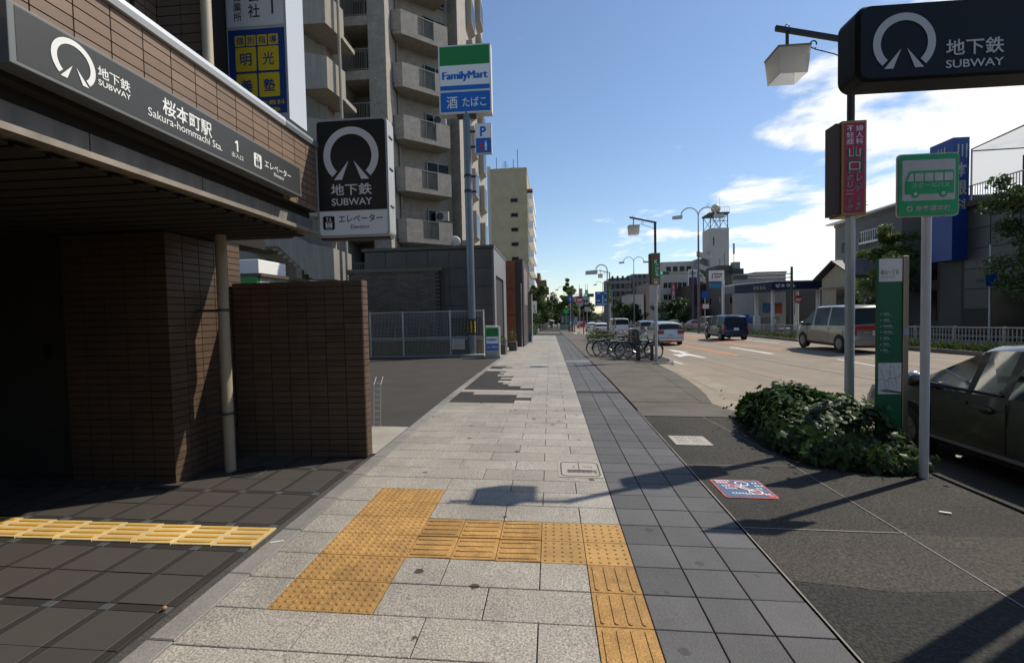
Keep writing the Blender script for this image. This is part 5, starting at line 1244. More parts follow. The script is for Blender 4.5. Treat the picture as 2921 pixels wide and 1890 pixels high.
k.box(36.9, 104.83, 23.85, 41.1, 104.87, 23.92); k.cyl((39.7, 107, 22.8), (39.7, 107, 26.5), .03, n=4).cyl((37.2, 107, 22.8), (37.2, 107, 25.4), .03, n=4).box(36.6, 107, 24.6, 38.2, 107.05, 24.66).box(36.9, 107, 25.1, 37.8, 107.05, 25.16); k.out('platform_railing', galv, wt_, kind='stuff')
for c in range(4):
    w_ = MB().box(28.2 + c * 1.5, 107.93, 10.2, 29.2 + c * 1.5, 108, 11.5).out('window', dkglass, wt_)
block('cream_flats', 'cream walk-up flats with paired windows beside a red sign', 25.2, 31.4, 101, 106.5, -3, 9.6, mat('cream_flats_render', (.44, .41, .36), .85, var=.06, streak=.1), 5, 4, 4, ww=.75, wh=1.1, zb=1.7, fh=2.55)
rd = thing('red_wall_sign', 'red vertical shop sign with white characters on the cream flats', 'sign', (27.3, 98.5, 3)); MB().box(26.9, 98.4, 3.3, 27.75, 98.7, 7.1).out('case', mat('case_red', (.45, .015, .03), .5), rd)
P = Plane((27.32, 98.4, 0)); k = MB(); P.vtext(k, '八品ロ', 0, 6.8, 3.7, .5, .02, .03); k.out('lettering', letter_white, rd)
block('grey_shop_block', 'grey brown shop block with window bands between the red sign and dark block', 27.6, 31.3, 98.6, 100.9, -3, 6.0, brownr, 2, 2, 2, ww=1.4, wh=1.1, zb=2.5, fh=3.1)
ga = thing('grey_slab_apartment', 'long dark grey apartment slab with an outside stair in the distance', 'apartment building', (25, 155, -2))
dsl = mat('slab_grey', (.13, .13, .128), .85); MB().box(20.7, 150, -4, 27.4, 168, 12.2).out('wall', dsl, ga); MB().box(28, 152, -4, 33.2, 172, 13.4).out('rear_wing', dsl, ga); MB().box(33.2, 152, -4, 35, 172, 13.0).out('end_wall', wtile, ga)
bal = MB().box(0, 0, 0, 6.8, .5, .95).mesh('gallery', mat('gallery_grey', (.19, .19, .185), .85)); dr = MB().box(0, 0, 0, .7, .05, 1.5).mesh('doorway', deep)
for f in range(6):
    inst(bal, 'gallery', ga, Vector((20.65, 149.5, -2.2 + 2.5 * f)) - ga.location)
    for c in range(4): inst(dr, 'doorway', ga, Vector((21.2 + c * 1.6, 149.94, -1.2 + 2.5 * f)) - ga.location)
    for c in range(3): inst(dr, 'doorway', ga, Vector((28.6 + c * 1.5, 151.94, -.6 + 2.5 * f)) - ga.location)
    MB().prism([(27.4, 150.2, -2 + 2.5 * f), (27.4, 150.2, -1.2 + 2.5 * f), (24.6, 150.2, 1.6 + 2.5 * f), (24.6, 150.2, .8 + 2.5 * f)], (0, -.35, 0)).out('stair_flight', dsl, ga) if f < 5 else None
block('beige_block', 'plain beige block between the slab apartment and cream flats', 27.9, 31.8, 130, 145, -3, 8.8, mat('beige_render', (.24, .21, .175), .85), 0, 0)
block('low_white_shop', 'low white shop below the slab apartment', 23.2, 27.4, 130, 142, -3, 5.9, wtile, 2, 1, 0, zb=4, ww=1.2)
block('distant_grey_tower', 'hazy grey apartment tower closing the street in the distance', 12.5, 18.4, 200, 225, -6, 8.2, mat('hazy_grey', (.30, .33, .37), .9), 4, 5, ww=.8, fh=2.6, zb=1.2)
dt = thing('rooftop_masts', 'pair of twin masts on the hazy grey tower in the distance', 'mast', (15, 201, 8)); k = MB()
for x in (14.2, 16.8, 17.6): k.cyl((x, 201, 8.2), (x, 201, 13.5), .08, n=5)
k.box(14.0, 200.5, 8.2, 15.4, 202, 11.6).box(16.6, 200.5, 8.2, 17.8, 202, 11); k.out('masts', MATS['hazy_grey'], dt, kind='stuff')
for i, (x0, x1, y0, z1, lab) in enumerate(((20.2, 26, 88, 3.2, 'dark shopfront row under green awnings across the road'), (36, 42, 66, 4.2, 'grey low building behind the petrol station wall'))):
    b = block('shop_row', lab, x0 + 6 if i == 0 else x0, x1 + 4 if i == 0 else x1, y0, y0 + 8, -3, z1 if i else 2.0, (brownr, dgrey, brownr)[i], 3, 1, ww=1.4, wh=1.6, zb=1.2)
gaw = thing('green_awning', 'small green shop awning across the road beyond the wagon', 'awning', (26, 96, 1)); MB().prism([(24.5, 96, .6), (28.5, 96, 1.2), (28.5, 96, .8), (24.5, 96, .3)], (0, 3, 0)).out('canvas', mat('awning_teal', (.03, .22, .17), .6), gaw); MB().cyl((28.4, 96, -2), (28.4, 96, 1), .05, n=6).out('post', galv, gaw)
# ------------------------------------------------------------------ trees
bark = mat('bark', (.09, .07, .05), .9, var=.3, vs=12)
def leafmat(n, c, tr=.3): return mat(n, c, .5, var=.45, vs=1.6, trans=tr, rnd=.0)
leafA = leafmat('leaf_green', (.07, .115, .025)); leafD = leafmat('leaf_dark', (.042, .075, .022)); leafY = leafmat('leaf_ginkgo', (.10, .15, .035), .4)
def tree(name, label, x, y, h, kind, cr, n, s, m, seed, group=None, trunk=.3):
    r = random.Random(seed); g = gz(x, y); t = thing(name, label, 'tree', (x, y, g), 0, group)
    tk = MB(); rad = .045 + h * .012
    tk.tube([(x, y, g - .1), (x + .04 * r.gauss(0, 1), y, g + h * .3), (x + .08 * r.gauss(0, 1), y, g + h * .62), (x + .1 * r.gauss(0, 1), y, g + h * .95)], [rad, rad * .8, rad * .5, rad * .12], 7)
    mb = MB(); tips = []
    nb = 16 if kind == 'cone' else 14
    for i in range(nb):
        f = trunk + (1 - trunk) * (i + r.uniform(.1, .9)) / nb; a = i * 2.4 + r.uniform(-.7, .7); u_ = (f - trunk) / (1 - trunk)
        if kind == 'cone': ln = cr * (1.05 - u_ * .95) * r.uniform(.7, 1.2); up = .8
        else: ln = cr * (math.sin(PI * min(1, .22 + .70 * u_)) * r.uniform(.55, 1.2) + .12); up = .55
        p0 = Vector((x, y, g + h * f * .90)); d = Vector((math.cos(a), math.sin(a), up * r.uniform(.3, 1.5)))
        p1 = p0 + d * ln * .5 + Vector((0, 0, -.03 * ln)); p2 = p0 + d * ln
        tk.tube([p0, p1, p2], [rad * .35 * (1.1 - f), rad * .2 * (1.1 - f), .004], 5)
        for q in range(5):
            c = p0.lerp(p2, r.uniform(.25, 1.1)) + Vector((r.gauss(0, .2), r.gauss(0, .2), r.gauss(0, .17))) * ln
            tips.append((c, ln * r.uniform(.22, .48)))
    tips += [(Vector((x, y, g + h * q)), cr * .16) for q in (.9, .96, 1.0)]
    per = max(3, n // len(tips))
    for c, rr in tips:
        rr = max(rr, s * 1.6)
        if r.random() < .12: continue
        leafball(mb, c, rr, rr, rr * .85, int(per * r.uniform(.5, 1.5)), s, r, 0.0)
    tk.out('trunk', bark, t); mb.out('crown', m, t, kind='stuff')
    return t
tree('street_tree', 'upright young street tree in front of the pale grey office', 27.75, 37.0, 8.2, 'round', 2.1, 20000, .11, leafY, 1, trunk=.30)
tree('street_tree', 'large street tree cut by the right edge of the view', 28.1, 24.3, 8.8, 'round', 2.5, 20000, .12, leafA, 2, trunk=.28)
tree('ginkgo_tree', 'tall pointed ginkgo on the pavement edge in the distance', 5.0, 90, 9.6, 'cone', 2.9, 26000, .15, leafY, 3, trunk=.18)
lt = 'trees along the left pavement'
tree('pavement_tree', 'bushy green tree overhanging the left pavement past the display board', -.55, 58, 5.9, 'round', 2.0, 24000, .11, leafA, 4, lt, .15)
tree('pavement_tree', 'dark bushy tree behind the overhanging pavement tree', -.2, 76, 6.5, 'round', 2.2, 16000, .14, leafD, 5, lt, .15)
tree('pavement_tree', 'slim pointed dark conifer beyond the pavement trees', 2.0, 112, 8.3, 'cone', 1.5, 8000, .18, leafD, 6, lt, .1)
tree('pavement_tree', 'broad dark tree at the far end of the left pavement', 3.3, 118, 6.0, 'round', 2.7, 12000, .18, leafD, 7, lt, .2)
hl = thing('clipped_hedge', 'low hedge at the foot of the overhanging pavement tree', 'hedge', (-.3, 52, -1)); leafball(MB(), (-.4, 52, -.35), .45, 5.5, .9, 3000, .09, random.Random(8)).out('foliage', leafD, hl, kind='stuff')
for i, (x, y, h, c, lab) in enumerate(((17.2, 104, 5.3, 2.2, 'left dark green tree below the slab apartment'), (20.5, 108, 4.8, 2.4, 'right dark green tree below the slab apartment'), (24.2, 86, 5.0, 2.6, 'dark bushy tree beside the brand sign of the petrol station'), (13.2, 160, 7.5, 2.6, 'conifer clump under the blue road sign'), (16.0, 170, 8.0, 3.0, 'darker tree right of the conifer clump'), (9.5, 190, 8.5, 3.0, 'distant tree at the foot of the hazy tower'))):
    tree('roadside_tree', lab, x, y, h, 'cone' if i == 3 else 'round', c, 9000, .18, leafD, 20 + i, 'trees across the road', .18)
fw = MB(); r_ = random.Random(5)
for i in range(60): x = r_.uniform(-6, 30); leafball(fw, (x, 230 + r_.uniform(-10, 20), -3 + r_.uniform(0, 2.2)), 2.6, 2.6, 2.4, 110, .5, r_)
tag(fw.out('far_wood', leafD), 'dark belt of trees closing the far end of the street', 'trees', kind='stuff')
# ------------------------------------------------------------------ median strip, fence, planting
md = [(16.3, 6), (16.35, 17), (16.5, 28), (17.4, 38), (17.5, 55), (17.6, 90), (17.6, 140)]
k = MB(); mg = MB()
for (x0, y0), (x1, y1) in zip(md, md[1:]):
    n = max(1, int((y1 - y0) / 6))
    for i in range(n):
        a, b = i / n, (i + 1) / n; xa, xb, ya, yb = x0 + (x1 - x0) * a, x0 + (x1 - x0) * b, y0 + (y1 - y0) * a, y0 + (y1 - y0) * b
        za, zb = gz(xa, ya), gz(xb, yb)
        for mbx, o0, o1, h in ((k, 0, .16, .16), (k, 2.6, 2.76, .16), (mg, .16, 2.6, .10)):
            mbx.v += [(xa + o0, ya, za - .2), (xa + o1, ya, za - .2), (xa + o1, ya, za + h), (xa + o0, ya, za + h), (xb + o0, yb, zb - .2), (xb + o1, yb, zb - .2), (xb + o1, yb, zb + h), (xb + o0, yb, zb + h)]
            q = len(mbx.v) - 8; mbx.f += [tuple(q + j for j in f) for f in ((0, 3, 2, 1), (4, 5, 6, 7), (0, 4, 7, 3), (3, 7, 6, 2), (2, 6, 5, 1))]
k.out('median_kerb', curbm)['kind'] = 'structure'; mg.out('median_soil', mat('median_soil', (.06, .055, .035), .95, var=.3, vs=5))['kind'] = 'structure'
rg = random.Random(9); gr_ = MB()
def mx(y):
    for (x0, y0), (x1, y1) in zip(md, md[1:]):
        if y <= y1: return x0 + (x1 - x0) * (y - y0) / (y1 - y0)
    return md[-1][0]
for i in range(8500):
    y = 13 + 65 * rg.random() ** 1.7; x = mx(y) + .14 + abs(rg.gauss(0, .42)); z = gz(x, y) + .08; h = rg.uniform(.12, .42) * (1.5 if rg.random() < .06 else 1); a = rg.uniform(0, 6.28); w_ = .012 + .0012 * y * .5
    dx_, dy_ = math.cos(a) * w_, math.sin(a) * w_; lx_, ly_ = rg.gauss(0, .10), rg.gauss(0, .10)
    gr_.face([(x - dx_, y - dy_, z), (x + dx_, y + dy_, z), (x + lx_ + dx_ * .5, y + ly_, z + h * .7), (x + lx_ * 1.6, y + ly_ * 1.6, z + h)])
tag(gr_.out('median_grass', mat('weed_green', (.085, .125, .03), .7, var=.45, vs=3, trans=.35)), 'ragged green weeds along the median kerb', 'grass', kind='stuff')
mf = thing('median_fence', 'pale grey steel railing running along the median strip', 'fence', (17.0, 30, -.5))
fm_ = mat('fence_grey', (.36, .355, .33), .5, .3); bs_ = MB(); me_b = MB().box(-.012, -.012, 0, .012, .012, .74).mesh('baluster', fm_); n = 0; y = 9.0
me_p = MB().box(-.035, -.035, -.1, .035, .035, .92).mesh('post', fm_)
while y < 62:
    x = mx(y) + .75; g = gz(x, y) + .08
    if n < 290: inst(me_b, 'baluster', mf, Vector((x, y, g + .1)) - mf.location); n += 1
    else: bs_.box(x - .012, y - .012, g + .1, x + .012, y + .012, g + .84)
    y += .15
bs_.out('far_balusters', fm_, mf, kind='stuff'); y = 9.0
while y < 62:
    x0, x1 = mx(y) + .75, mx(y + 2) + .75; g0, g1 = gz(x0, y) + .08, gz(x1, y + 2) + .08
    inst(me_p, 'post', mf, Vector((x0, y, g0)) - mf.location)
    for h, t_ in ((.10, .025), (.86, .04)): MB().obox((x0 - .03, y, g0 + h), (x1 - x0, 2, g1 - g0), (.06, 0, 0), (0, 0, t_)).out('rail', fm_, mf)
    y += 2
# ------------------------------------------------------------------ street lights
lampg = mat('lamp_grey', (.13, .135, .14), .5, .3); lampw = mat('lamp_white', (.52, .52, .50), .45)
def street_light(x, y, h, span, label, double=True, group='curved street lights', th=1.0):
    g = gz(x, y); t = thing('street_light', label, 'street light', (x, y, g), 0, group)
    MB().cyl((x, y, g - .1), (x, y, g + h * .78), .14 * th, .085 * th, 12).out('pole', lampg, t, smooth=True)
    for s in ((-1, 1) if double else (-1,)):
        r = span / 2; zc = g + h - r; pts = [(x, y, g + h * .77), (x, y, zc - .05)]
        k_ = MB(); pts = [(x + s * .02, y, g + h * .77)]
        for i in range(13): a = PI * (1 - i / 12 * .93); pts.append((x + s * (r + r * math.cos(a)), y, zc + r * math.sin(a)))
        k_.tube(pts, .06 * th, 8); a_ = k_.out('arm', lampw, t, smooth=True)
        xe = x + s * span * .99; ze = zc + r * math.sin(PI * .07)
        MB().prism([(xe - s * .15, y - .2, ze - .05), (xe + s * .85, y - .2, ze - .12), (xe + s * .85, y - .2, ze - .42), (xe - s * .10, y - .2, ze - .40)][::s], (0, .4, 0)).out('lamp_head', lampw, a_, bevel=.03)
    return t
street_light(16.9, 47.6, 12.9, 1.75, 'tall double armed street light on the median by the red car')
street_light(17.4, 88, 13.4, 1.9, 'second double armed street light standing behind the green advert box')
street_light(17.5, 142, 13.5, 1.9, 'faint third double armed street light further along the median')
street_light(6.36, 37.2, 6.3, .95, 'single armed street light rising from the hedge by the bicycles', False, th=.75)
street_light(5.8, 140, 12.2, 1.8, 'thin distant single armed street light above the ginkgo', False)
for i, (x, y) in enumerate(((17.0, 120), (14.9, 150))): street_light(x, y, 9.5 - i * 1.5, 1.5, ('distant single armed street light left of the slab apartment', 'most distant single armed street light below the blue road sign')[i], False)
# ------------------------------------------------------------------ signals and road signs
def board(name, label, cat, x, y, z0, z1, wd, m, pole=True, fn=None, ptop=None, pm=None):
    g = gz(x, y); t = thing(name, label, cat, (x, y, g))
    if m: MB().box(x - wd / 2, y - .03, z0, x + wd / 2, y, z1).out('plate', m, t)
    if pole: MB().cyl((x, y + .06, g - .1), (x, y + .06, ptop or z1), .05, n=8).out('pole', pm or galv, t)
    if fn: fn(Plane((x, y - .035, (z0 + z1) / 2)), t)
    return t
def roundel(c1, c2, r, sh):
    def f(P, t):
        k = MB(); P.arc(k, 0, 0, 0, r, 0, 360, .004, 24); k.out('disc', c1, t); k = MB(); sh(P, k, r); k.out('symbol', c2, t)
    return f
rblue = mat('road_sign_blue', (.01, .09, .36), .45); rred = mat('road_sign_red', (.50, .025, .03), .45)
def barsh(P, k, r): P.rect(k, -r * .7, -r * .16, r * .7, r * .16, .008); P.rect(k, -r * .5, -r * .5, r * .5, -r * .35, .008)
def arrsh(P, k, r): P.rect(k, -r * .1, -r * .5, r * .1, r * .2, .008); P.poly(k, [(-r * .35, r * .1), (r * .35, r * .1), (0, r * .6)], .008)
board('direction_sign', 'round blue arrow sign on the left kerb beside the ginkgo', 'road sign', 4.72, 71, 3.0, 4.2, 1.1, None, True, roundel(rblue, letter_white, .56, arrsh), 4.2)
board('no_entry_sign', 'round red and white sign right of the round blue arrow sign', 'road sign', 6.18, 72, 3.0, 4.1, 1.1, None, True, roundel(rred, letter_white, .56, barsh), 4.0)
board('stop_sign', 'round red sign on a thin white pole by the petrol station', 'road sign', 25.9, 46, 2.0, 2.8, .8, None, True, roundel(rred, letter_white, .40, barsh), 2.5, white)
ps2 = board('median_signs', 'small blue and red bordered signs on the pole beside the median street light', 'road sign', 17.35, 47, 2.5, 2.6, .4, None, True, None, 3.3)
MB().box(17.0, 46.9, 2.75, 17.75, 46.95, 3.45).out('blue_plate', rblue, ps2); MB().box(17.0, 46.9, 1.6, 17.75, 46.95, 2.2).out('red_plate', rred, ps2); MB().box(17.08, 46.88, 1.68, 17.67, 46.9, 2.12).out('white_plate', white, ps2)
bsn = thing('blue_guide_sign', 'large blue overhead road guide sign in the distance', 'road sign', (14, 110, 0))
MB().box(12.2, 110, 2.9, 15.8, 110.15, 6.3).out('plate', rblue, bsn); MB().cyl((16.1, 110.2, -2.2), (16.1, 110.2, 6.4), .12, n=8).out('pole', galv, bsn)
P = Plane((14, 110, 4.6)); k = MB(); P.rect(k, -.08, -1.1, .08, .9, .02); P.rect(k, -1.4, -1.35, 1.2, -1.2, .02)
for a, b in ((-1.4, 1.2), (.3, 1.2), (-1.5, -.5), (.5, -.5)):
    for q in range(3): P.rect(k, a + q * .3, b, a + q * .3 + .2, b + .22, .02)
k.out('legend', letter_white, bsn); k = MB(); P.rect(k, .3, -.6, 1.5, .1, .012); k.out('green_patch', sgreen, bsn)
def signal(x, y, ztop, armx, armz, label, lens, two=True):
    g = gz(x, y); t = thing('traffic_signal', label, 'traffic light', (x, y, g)); MB().cyl((x, y, g - .1), (x, y, ztop), .15, .11, 10).out('pole', dkgrey, t, smooth=True)
    for dz in (0, .35): MB().cyl((x, y, armz + dz), (armx, y, armz + dz * .9), .05, n=6).out('arm', dkgrey, t)
    s = -1 if armx < x else 1; hx0, hx1 = sorted((armx - s * .1, armx + s * 1.35)); hd = MB().box(hx0, y - .15, armz - .10, hx1, y + .1, armz + .42).out('signal_head', mat('signal_case', (.10, .12, .11), .5), t, bevel=.08)
    for i, c in enumerate(lens):
        xx = hx0 + .25 + i * .46; MB().cyl((xx, y - .16, armz + .16), (xx, y - .20, armz + .16), .17, n=14).out('lens', c, hd)
    return t
lg = bpy.data.materials.new('green_light'); lg.use_nodes = True; pn = lg.node_tree.nodes['Principled BSDF']; pn.inputs['Base Color'].default_value = (.0, .3, .2, 1); pn.inputs['Emission Color'].default_value = (.03, .9, .5, 1); pn.inputs['Emission Strength'].default_value = .6
lo = mat('lens_amber', (.10, .04, .01), .3); lr = mat('lens_red', (.10, .015, .01), .3)
signal(4.9, 70, 5.4, 6.9, 3.95, 'traffic light showing green on an arm above the round red sign', (lg, lo, lr))
signal(25.3, 46, 5.6, 21.0, 4.55, 'dark traffic light seen edge on before the petrol station', ())
signal(22.9, 70, 7.5, 19.4, 7.0, 'traffic light on the arm just right of the green advert box', (lg, lo, lr))
t = bpy.data.objects.new('tmp', None); bpy.data.objects.remove(t)
rp = thing('red_pole', 'thin red pole at the kerb with a small pale plate', 'pole', (5.37, 52, gz(5.37, 52))); MB().cyl((5.37, 52, -1.2), (5.37, 52, 1.95), .055, n=8).out('pole', mat('pole_red', (.30, .035, .02), .6), rp)
MB().cyl((5.37, 52, .1), (5.37, 52, .45), .09, n=8).out('collar', rred, rp)
board('pale_plate_sign', 'small pale plate sign on an arm behind the red pole', 'road sign', 7.35, 72, 1.65, 2.4, .8, mat('plate_pale', (.4, .4, .38), .5))
board('bicycle_path_sign', 'blue bicycle sign on a thin pole before the dark panelled building', 'road sign', 26.5, 26.4, 2.55, 3.25, .62, rblue, True, None, 4.9)
gbx = MB().box(27.2, 25.5, 2.35, 27.9, 25.6, 3.2).out('green_notice', mat('notice_green', (.01, .12, .02), .5)); tag(gbx, 'green notice panel beside the blue bicycle sign', 'notice')
kio2 = thing('phone_kiosk', 'dark kiosk with posters on the pavement under the ginkgo', 'kiosk', (4.4, 88, -1.7)); MB().box(3.5, 88, -1.75, 5.3, 89.5, 1.3).out('body', mat('kiosk_dark', (.05, .045, .035), .5), kio2)
for i in range(3): MB().box(3.7 + i * .5, 87.96, -.4, 4.1 + i * .5, 88, .9).out('poster', mat('poster_%d' % i, ((.3, .3, .28), (.2, .12, .08), (.1, .2, .25))[i], .6), kio2)
MB().box(3.4, 87.9, -1.8, 5.4, 89.6, -.7).out('stone_base', gcon, kio2)
for i, (x, y) in enumerate(((4.35, 66), (4.75, 60.5), (4.45, 72))):
    o = MB().cyl((x, y, gz(x, y)), (x, y, gz(x, y) + .95), .07, n=10).sphere((x, y, gz(x, y) + .95), .07, 8, 4).out('bollard', mat('bollard_brown', (.10, .06, .03), .6), None, smooth=True)
    tag(o, ('brown bollard just left of the red pole', 'nearest brown bollard beside the crossing', 'farthest brown bollard before the kiosk')[i], 'bollard', 'bollards by the crossing')
gsg = MB().box(4.0, 84, 1.4, 4.9, 84.1, 2.1).cyl((4.45, 84.1, -1.6), (4.45, 84.1, 1.5), .05, n=6).out('green_stop_sign', sgreen); tag(gsg, 'small green square sign under the ginkgo', 'sign')
# ------------------------------------------------------------------ planting bed behind the bicycles
h2 = thing('kerbside_shrubs', 'low leafy shrubs at the kerb behind the parked bicycles', 'shrub', (5.2, 30, -.5)); k = MB(); rr_ = random.Random(4)
for i in range(44): leafball(k, (4.45 + rr_.uniform(0, 1.5), rr_.uniform(20, 34), gz(5, 27) + rr_.choice((.05, .3, .5)) + rr_.uniform(-.1, .1)), .5, 1.1, .42, 150, .075, rr_)
k.out('foliage', shm, h2, kind='stuff')
# ------------------------------------------------------------------ vehicles
chrome = mat('chrome', (.6, .6, .6), .15, 1.0); lamp_r = mat('tail_red', (.30, .01, .012), .25); lamp_c = mat('head_clear', (.55, .56, .56), .15, .3); plate = mat('number_plate', (.62, .62, .60), .5)
wellm = mat('wheel_well', (.008, .008, .008), .9); glass_t = glassmat('clear_car_glass', (.30, .40, .34), 1.3); interior = mat('car_interior', (.035, .038, .034), .7); rubb = rubber; alloy = mat('alloy', (.22, .22, .22), .4, .7)
def paint(n, c, metal=.55, rough=.32): return mat('paint_' + n, c, rough, metal, coat=.6)
SPEC = {   # rear to front: (y, belt height, roof height, width scale)
 'wagon': dict(L=4.55, W=1.72, st=[(0, .50, .52, .90), (.03, .62, .64, .94), (.10, .98, 1.02, .97), (.42, 1.0, 1.40, .97), (.62, .99, 1.475, .985), (.72, .99, 1.49, .99), (1.72, .96, 1.54, 1), (1.80, .96, 1.54, 1), (2.72, .93, 1.50, 1), (2.80, .93, 1.48, 1), (3.52, .92, .98, .99), (3.72, .90, .95, .985), (4.25, .80, .85, .95), (4.48, .64, .68, .88), (4.55, .46, .50, .80)], side=[3, 5, 7, 9], rw=(2, 3), ws=(9, 10), wheels=(.92, 3.62), r=.315),
 'sedan': dict(L=4.5, W=1.72, st=[(0, .48, .50, .90), (.04, .80, .83, .94), (.10, .90, .96, .96), (.62, .93, 1.0, .98), (1.12, .93, 1.30, .98), (1.22, .93, 1.34, .99), (2.20, .91, 1.44, 1), (2.29, .91, 1.44, 1), (2.60, .90, 1.42, 1), (2.68, .90, 1.40, 1), (3.42, .88, .95, .99), (3.62, .86, .91, .98), (4.2, .74, .79, .95), (4.44, .60, .64, .88), (4.5, .42, .46, .80)], side=[4, 5, 7, 9], rw=(3, 4), ws=(9, 10), wheels=(.86, 3.52), r=.305),
 'van': dict(L=4.82, W=1.80, st=[(0, .55, .58, .93), (.03, .70, .74, .96), (.06, 1.08, 1.14, .97), (.20, 1.09, 1.80, .97), (.34, 1.09, 1.88, .98), (.42, 1.09, 1.89, .99), (1.72, 1.06, 1.92, 1), (1.82, 1.06, 1.92, 1), (2.92, 1.04, 1.90, 1), (3.02, 1.04, 1.88, 1), (4.02, 1.02, 1.12, .99), (4.12, 1.0, 1.08, .985), (4.55, .90, .97, .95), (4.76, .70, .74, .89), (4.82, .48, .52, .82)], side=[3, 5, 7, 9], rw=(2, 3), ws=(9, 10), wheels=(.90, 3.85), r=.335),
 'mini': dict(L=3.98, W=1.70, st=[(0, .52, .55, .93), (.03, .68, .72, .96), (.06, 1.04, 1.10, .97), (.14, 1.05, 1.60, .97), (.26, 1.05, 1.68, .98), (.34, 1.05, 1.69, .99), (1.25, 1.0, 1.72, 1), (1.35, 1.0, 1.72, 1), (2.35, .97, 1.66, 1), (2.45, .97, 1.63, 1), (3.12, .95, 1.02, .99), (3.3, .93, .98, .98), (3.72, .84, .89, .94), (3.92, .66, .70, .88), (3.98, .46, .50, .8)], side=[3, 5, 7, 9], rw=(2, 3), ws=(9, 10), wheels=(.62, 3.18), r=.30),
}
def car(kind, label, pm_, x, y, rz=0.0, group=None, cat='car', glass=None, lights=True, plate_txt=None):
    sp = SPEC[kind]; W2 = sp['W'] / 2; st = sp['st']; g = gz(x, y)
    t = thing('parked_car' if cat == 'car' and False else {'car': 'car', 'van': 'van'}[cat], label, cat, (x, y, g), rz, group)
    rows_ = []
    for (yy, zb, zr, ws) in st:
        w_ = W2 * ws; slim = zr - zb < .12
        lo_ = .20 if .15 < yy < sp['L'] - .15 else .30
        if slim: half = [(0, lo_), (w_ * .86, lo_), (w_, lo_ + .14), (w_, zb * .68), (w_ * .975, zb - .02), (w_ * .93, zr - .015), (w_ * .70, zr + .012), (0, zr + .03)]
        else:
            tl = W2 * (.80 if kind in ('van', 'mini') else .74)
            half = [(0, lo_), (w_ * .86, lo_), (w_, lo_ + .14), (w_, zb * .68), (w_ * .975, zb), (tl + (w_ * .975 - tl) * max(0, min(1, (sp['st'][6][2] - zr) / .7)), zr - .06), (tl * .86, zr - .008), (0, zr + .018)]
        rows_.append((yy, half))
    body = MB(); win = {}
    n = len(rows_)
    for i in range(n - 1):
        for s in (1, -1):
            for q in range(7):
                y0, h0 = rows_[i]; y1, h1 = rows_[i + 1]
                pts = [(s * h0[q][0], y0, h0[q][1]), (s * h1[q][0], y1, h1[q][1]), (s * h1[q + 1][0], y1, h1[q + 1][1]), (s * h0[q + 1][0], y0, h0[q + 1][1])]
                if s > 0: pts = pts[::-1]
                tgt = body
                if q == 4 and i in sp['side']: tgt = win.setdefault(('side_window', i, s), MB())
                elif q >= 5 and i == sp['ws'][0]: tgt = win.setdefault(('windshield', 0, 0), MB())
                elif q >= 5 and i == sp['rw'][0]: tgt = win.setdefault(('rear_window', 0, 0), MB())
                tgt.face(pts)
    for (yy, half), flip in ((rows_[0], 0), (rows_[-1], 1)):
        pts = [(a, yy, b) for a, b in half] + [(-a, yy, b) for a, b in half[::-1][1:-1]]
        body.face(pts if not flip else pts[::-1])
    bm = bmesh.new(); me = bpy.data.meshes.new('b'); me.from_pydata(body.v, [], body.f); bm.from_mesh(me); bmesh.ops.remove_doubles(bm, verts=bm.verts, dist=.0005); bm.to_mesh(me); bm.free()
    me.materials.append(pm_); me.shade_smooth(); me.set_sharp_from_angle(angle=R(33)); bo = bpy.data.objects.new('body', me); COL.objects.link(bo); bo.parent = t
    for nm, mb_ in win.items():
        if mb_.f: mb_.out(nm[0], glass or dkglass, t, local=True)
    for wy in sp['wheels']:
        for s in (1, -1):
            r = sp['r']; MB().cyl((s * (W2 + .004), wy, r), (s * (W2 - .05), wy, r), r + .055, n=24).out('wheel_arch', wellm, t, local=True)
            wv_ = MB().cyl((s * (W2 + .012), wy, r), (s * (W2 - .2), wy, r), r, n=24).out('wheel', rubb, t, local=True, smooth=35)
            k_ = MB().cyl((s * (W2 + .018), wy, r), (s * (W2 + .0), wy, r), r * .62, n=20)
            for a in range(5):
                an = a * 2 * PI / 5; c_, s__ = math.cos(an), math.sin(an); k_.obox((s * (W2 + .018), wy - .03 * s__, r + .03 * c_), (s * .008, 0, 0), (0, .06 * s__, -.06 * c_), (0, r * .58 * c_, r * .58 * s__))
            k_.out('rim', alloy, wv_, local=True)
    if lights:
        zb = st[2][1]
        for s in (1, -1):
            x0 = s * W2 * .97; hgt = .34 if kind in ('van', 'mini') else .20
            MB().obox((x0 * .98, -.012, zb - hgt - .02), (-s * (.12 if kind in ('van', 'mini') else .36), 0, 0), (0, .09, .01), (0, 0.03, hgt)).out('tail_light', lamp_r, t, local=True)
            MB().obox((s * W2 * .90, sp['L'] - .22, .58), (-s * .38, .07, 0), (0, .10, 0), (0, -.10, .17)).out('headlight', lamp_c, t, local=True)
            MB().sphere((s * (W2 + .10), st[10][0] - .25, st[8][1] + .08), .12, 10, 6, (1, .45, .65)).out('wing_mirror', pm_, t, local=True, smooth=True)
        for yy in ((1.55, 2.65) if kind != 'mini' else (1.1, 2.2)):
            for s in (1, -1): MB().box(s * W2 * .99 - .012, yy, st[7][1] - .13, s * W2 * .99 + .012, yy + .18, st[7][1] - .10).out('door_handle', pm_, t, local=True)
        k_ = MB()
        for yy in (st[6][0], st[8][0] + .55, .62 * 0 + st[5][0] + .25):
            for s in (1, -1): k_.box(s * W2 - .003, yy - .006, .36, s * W2 + .003, yy + .006, st[7][1] - .05)
        k_.out('door_seams', black, t, local=True, kind='stuff')
        MB().box(-.17, -.022, zb - .36, .17, -.004, zb - .19).out('number_plate', plate, t, local=True)
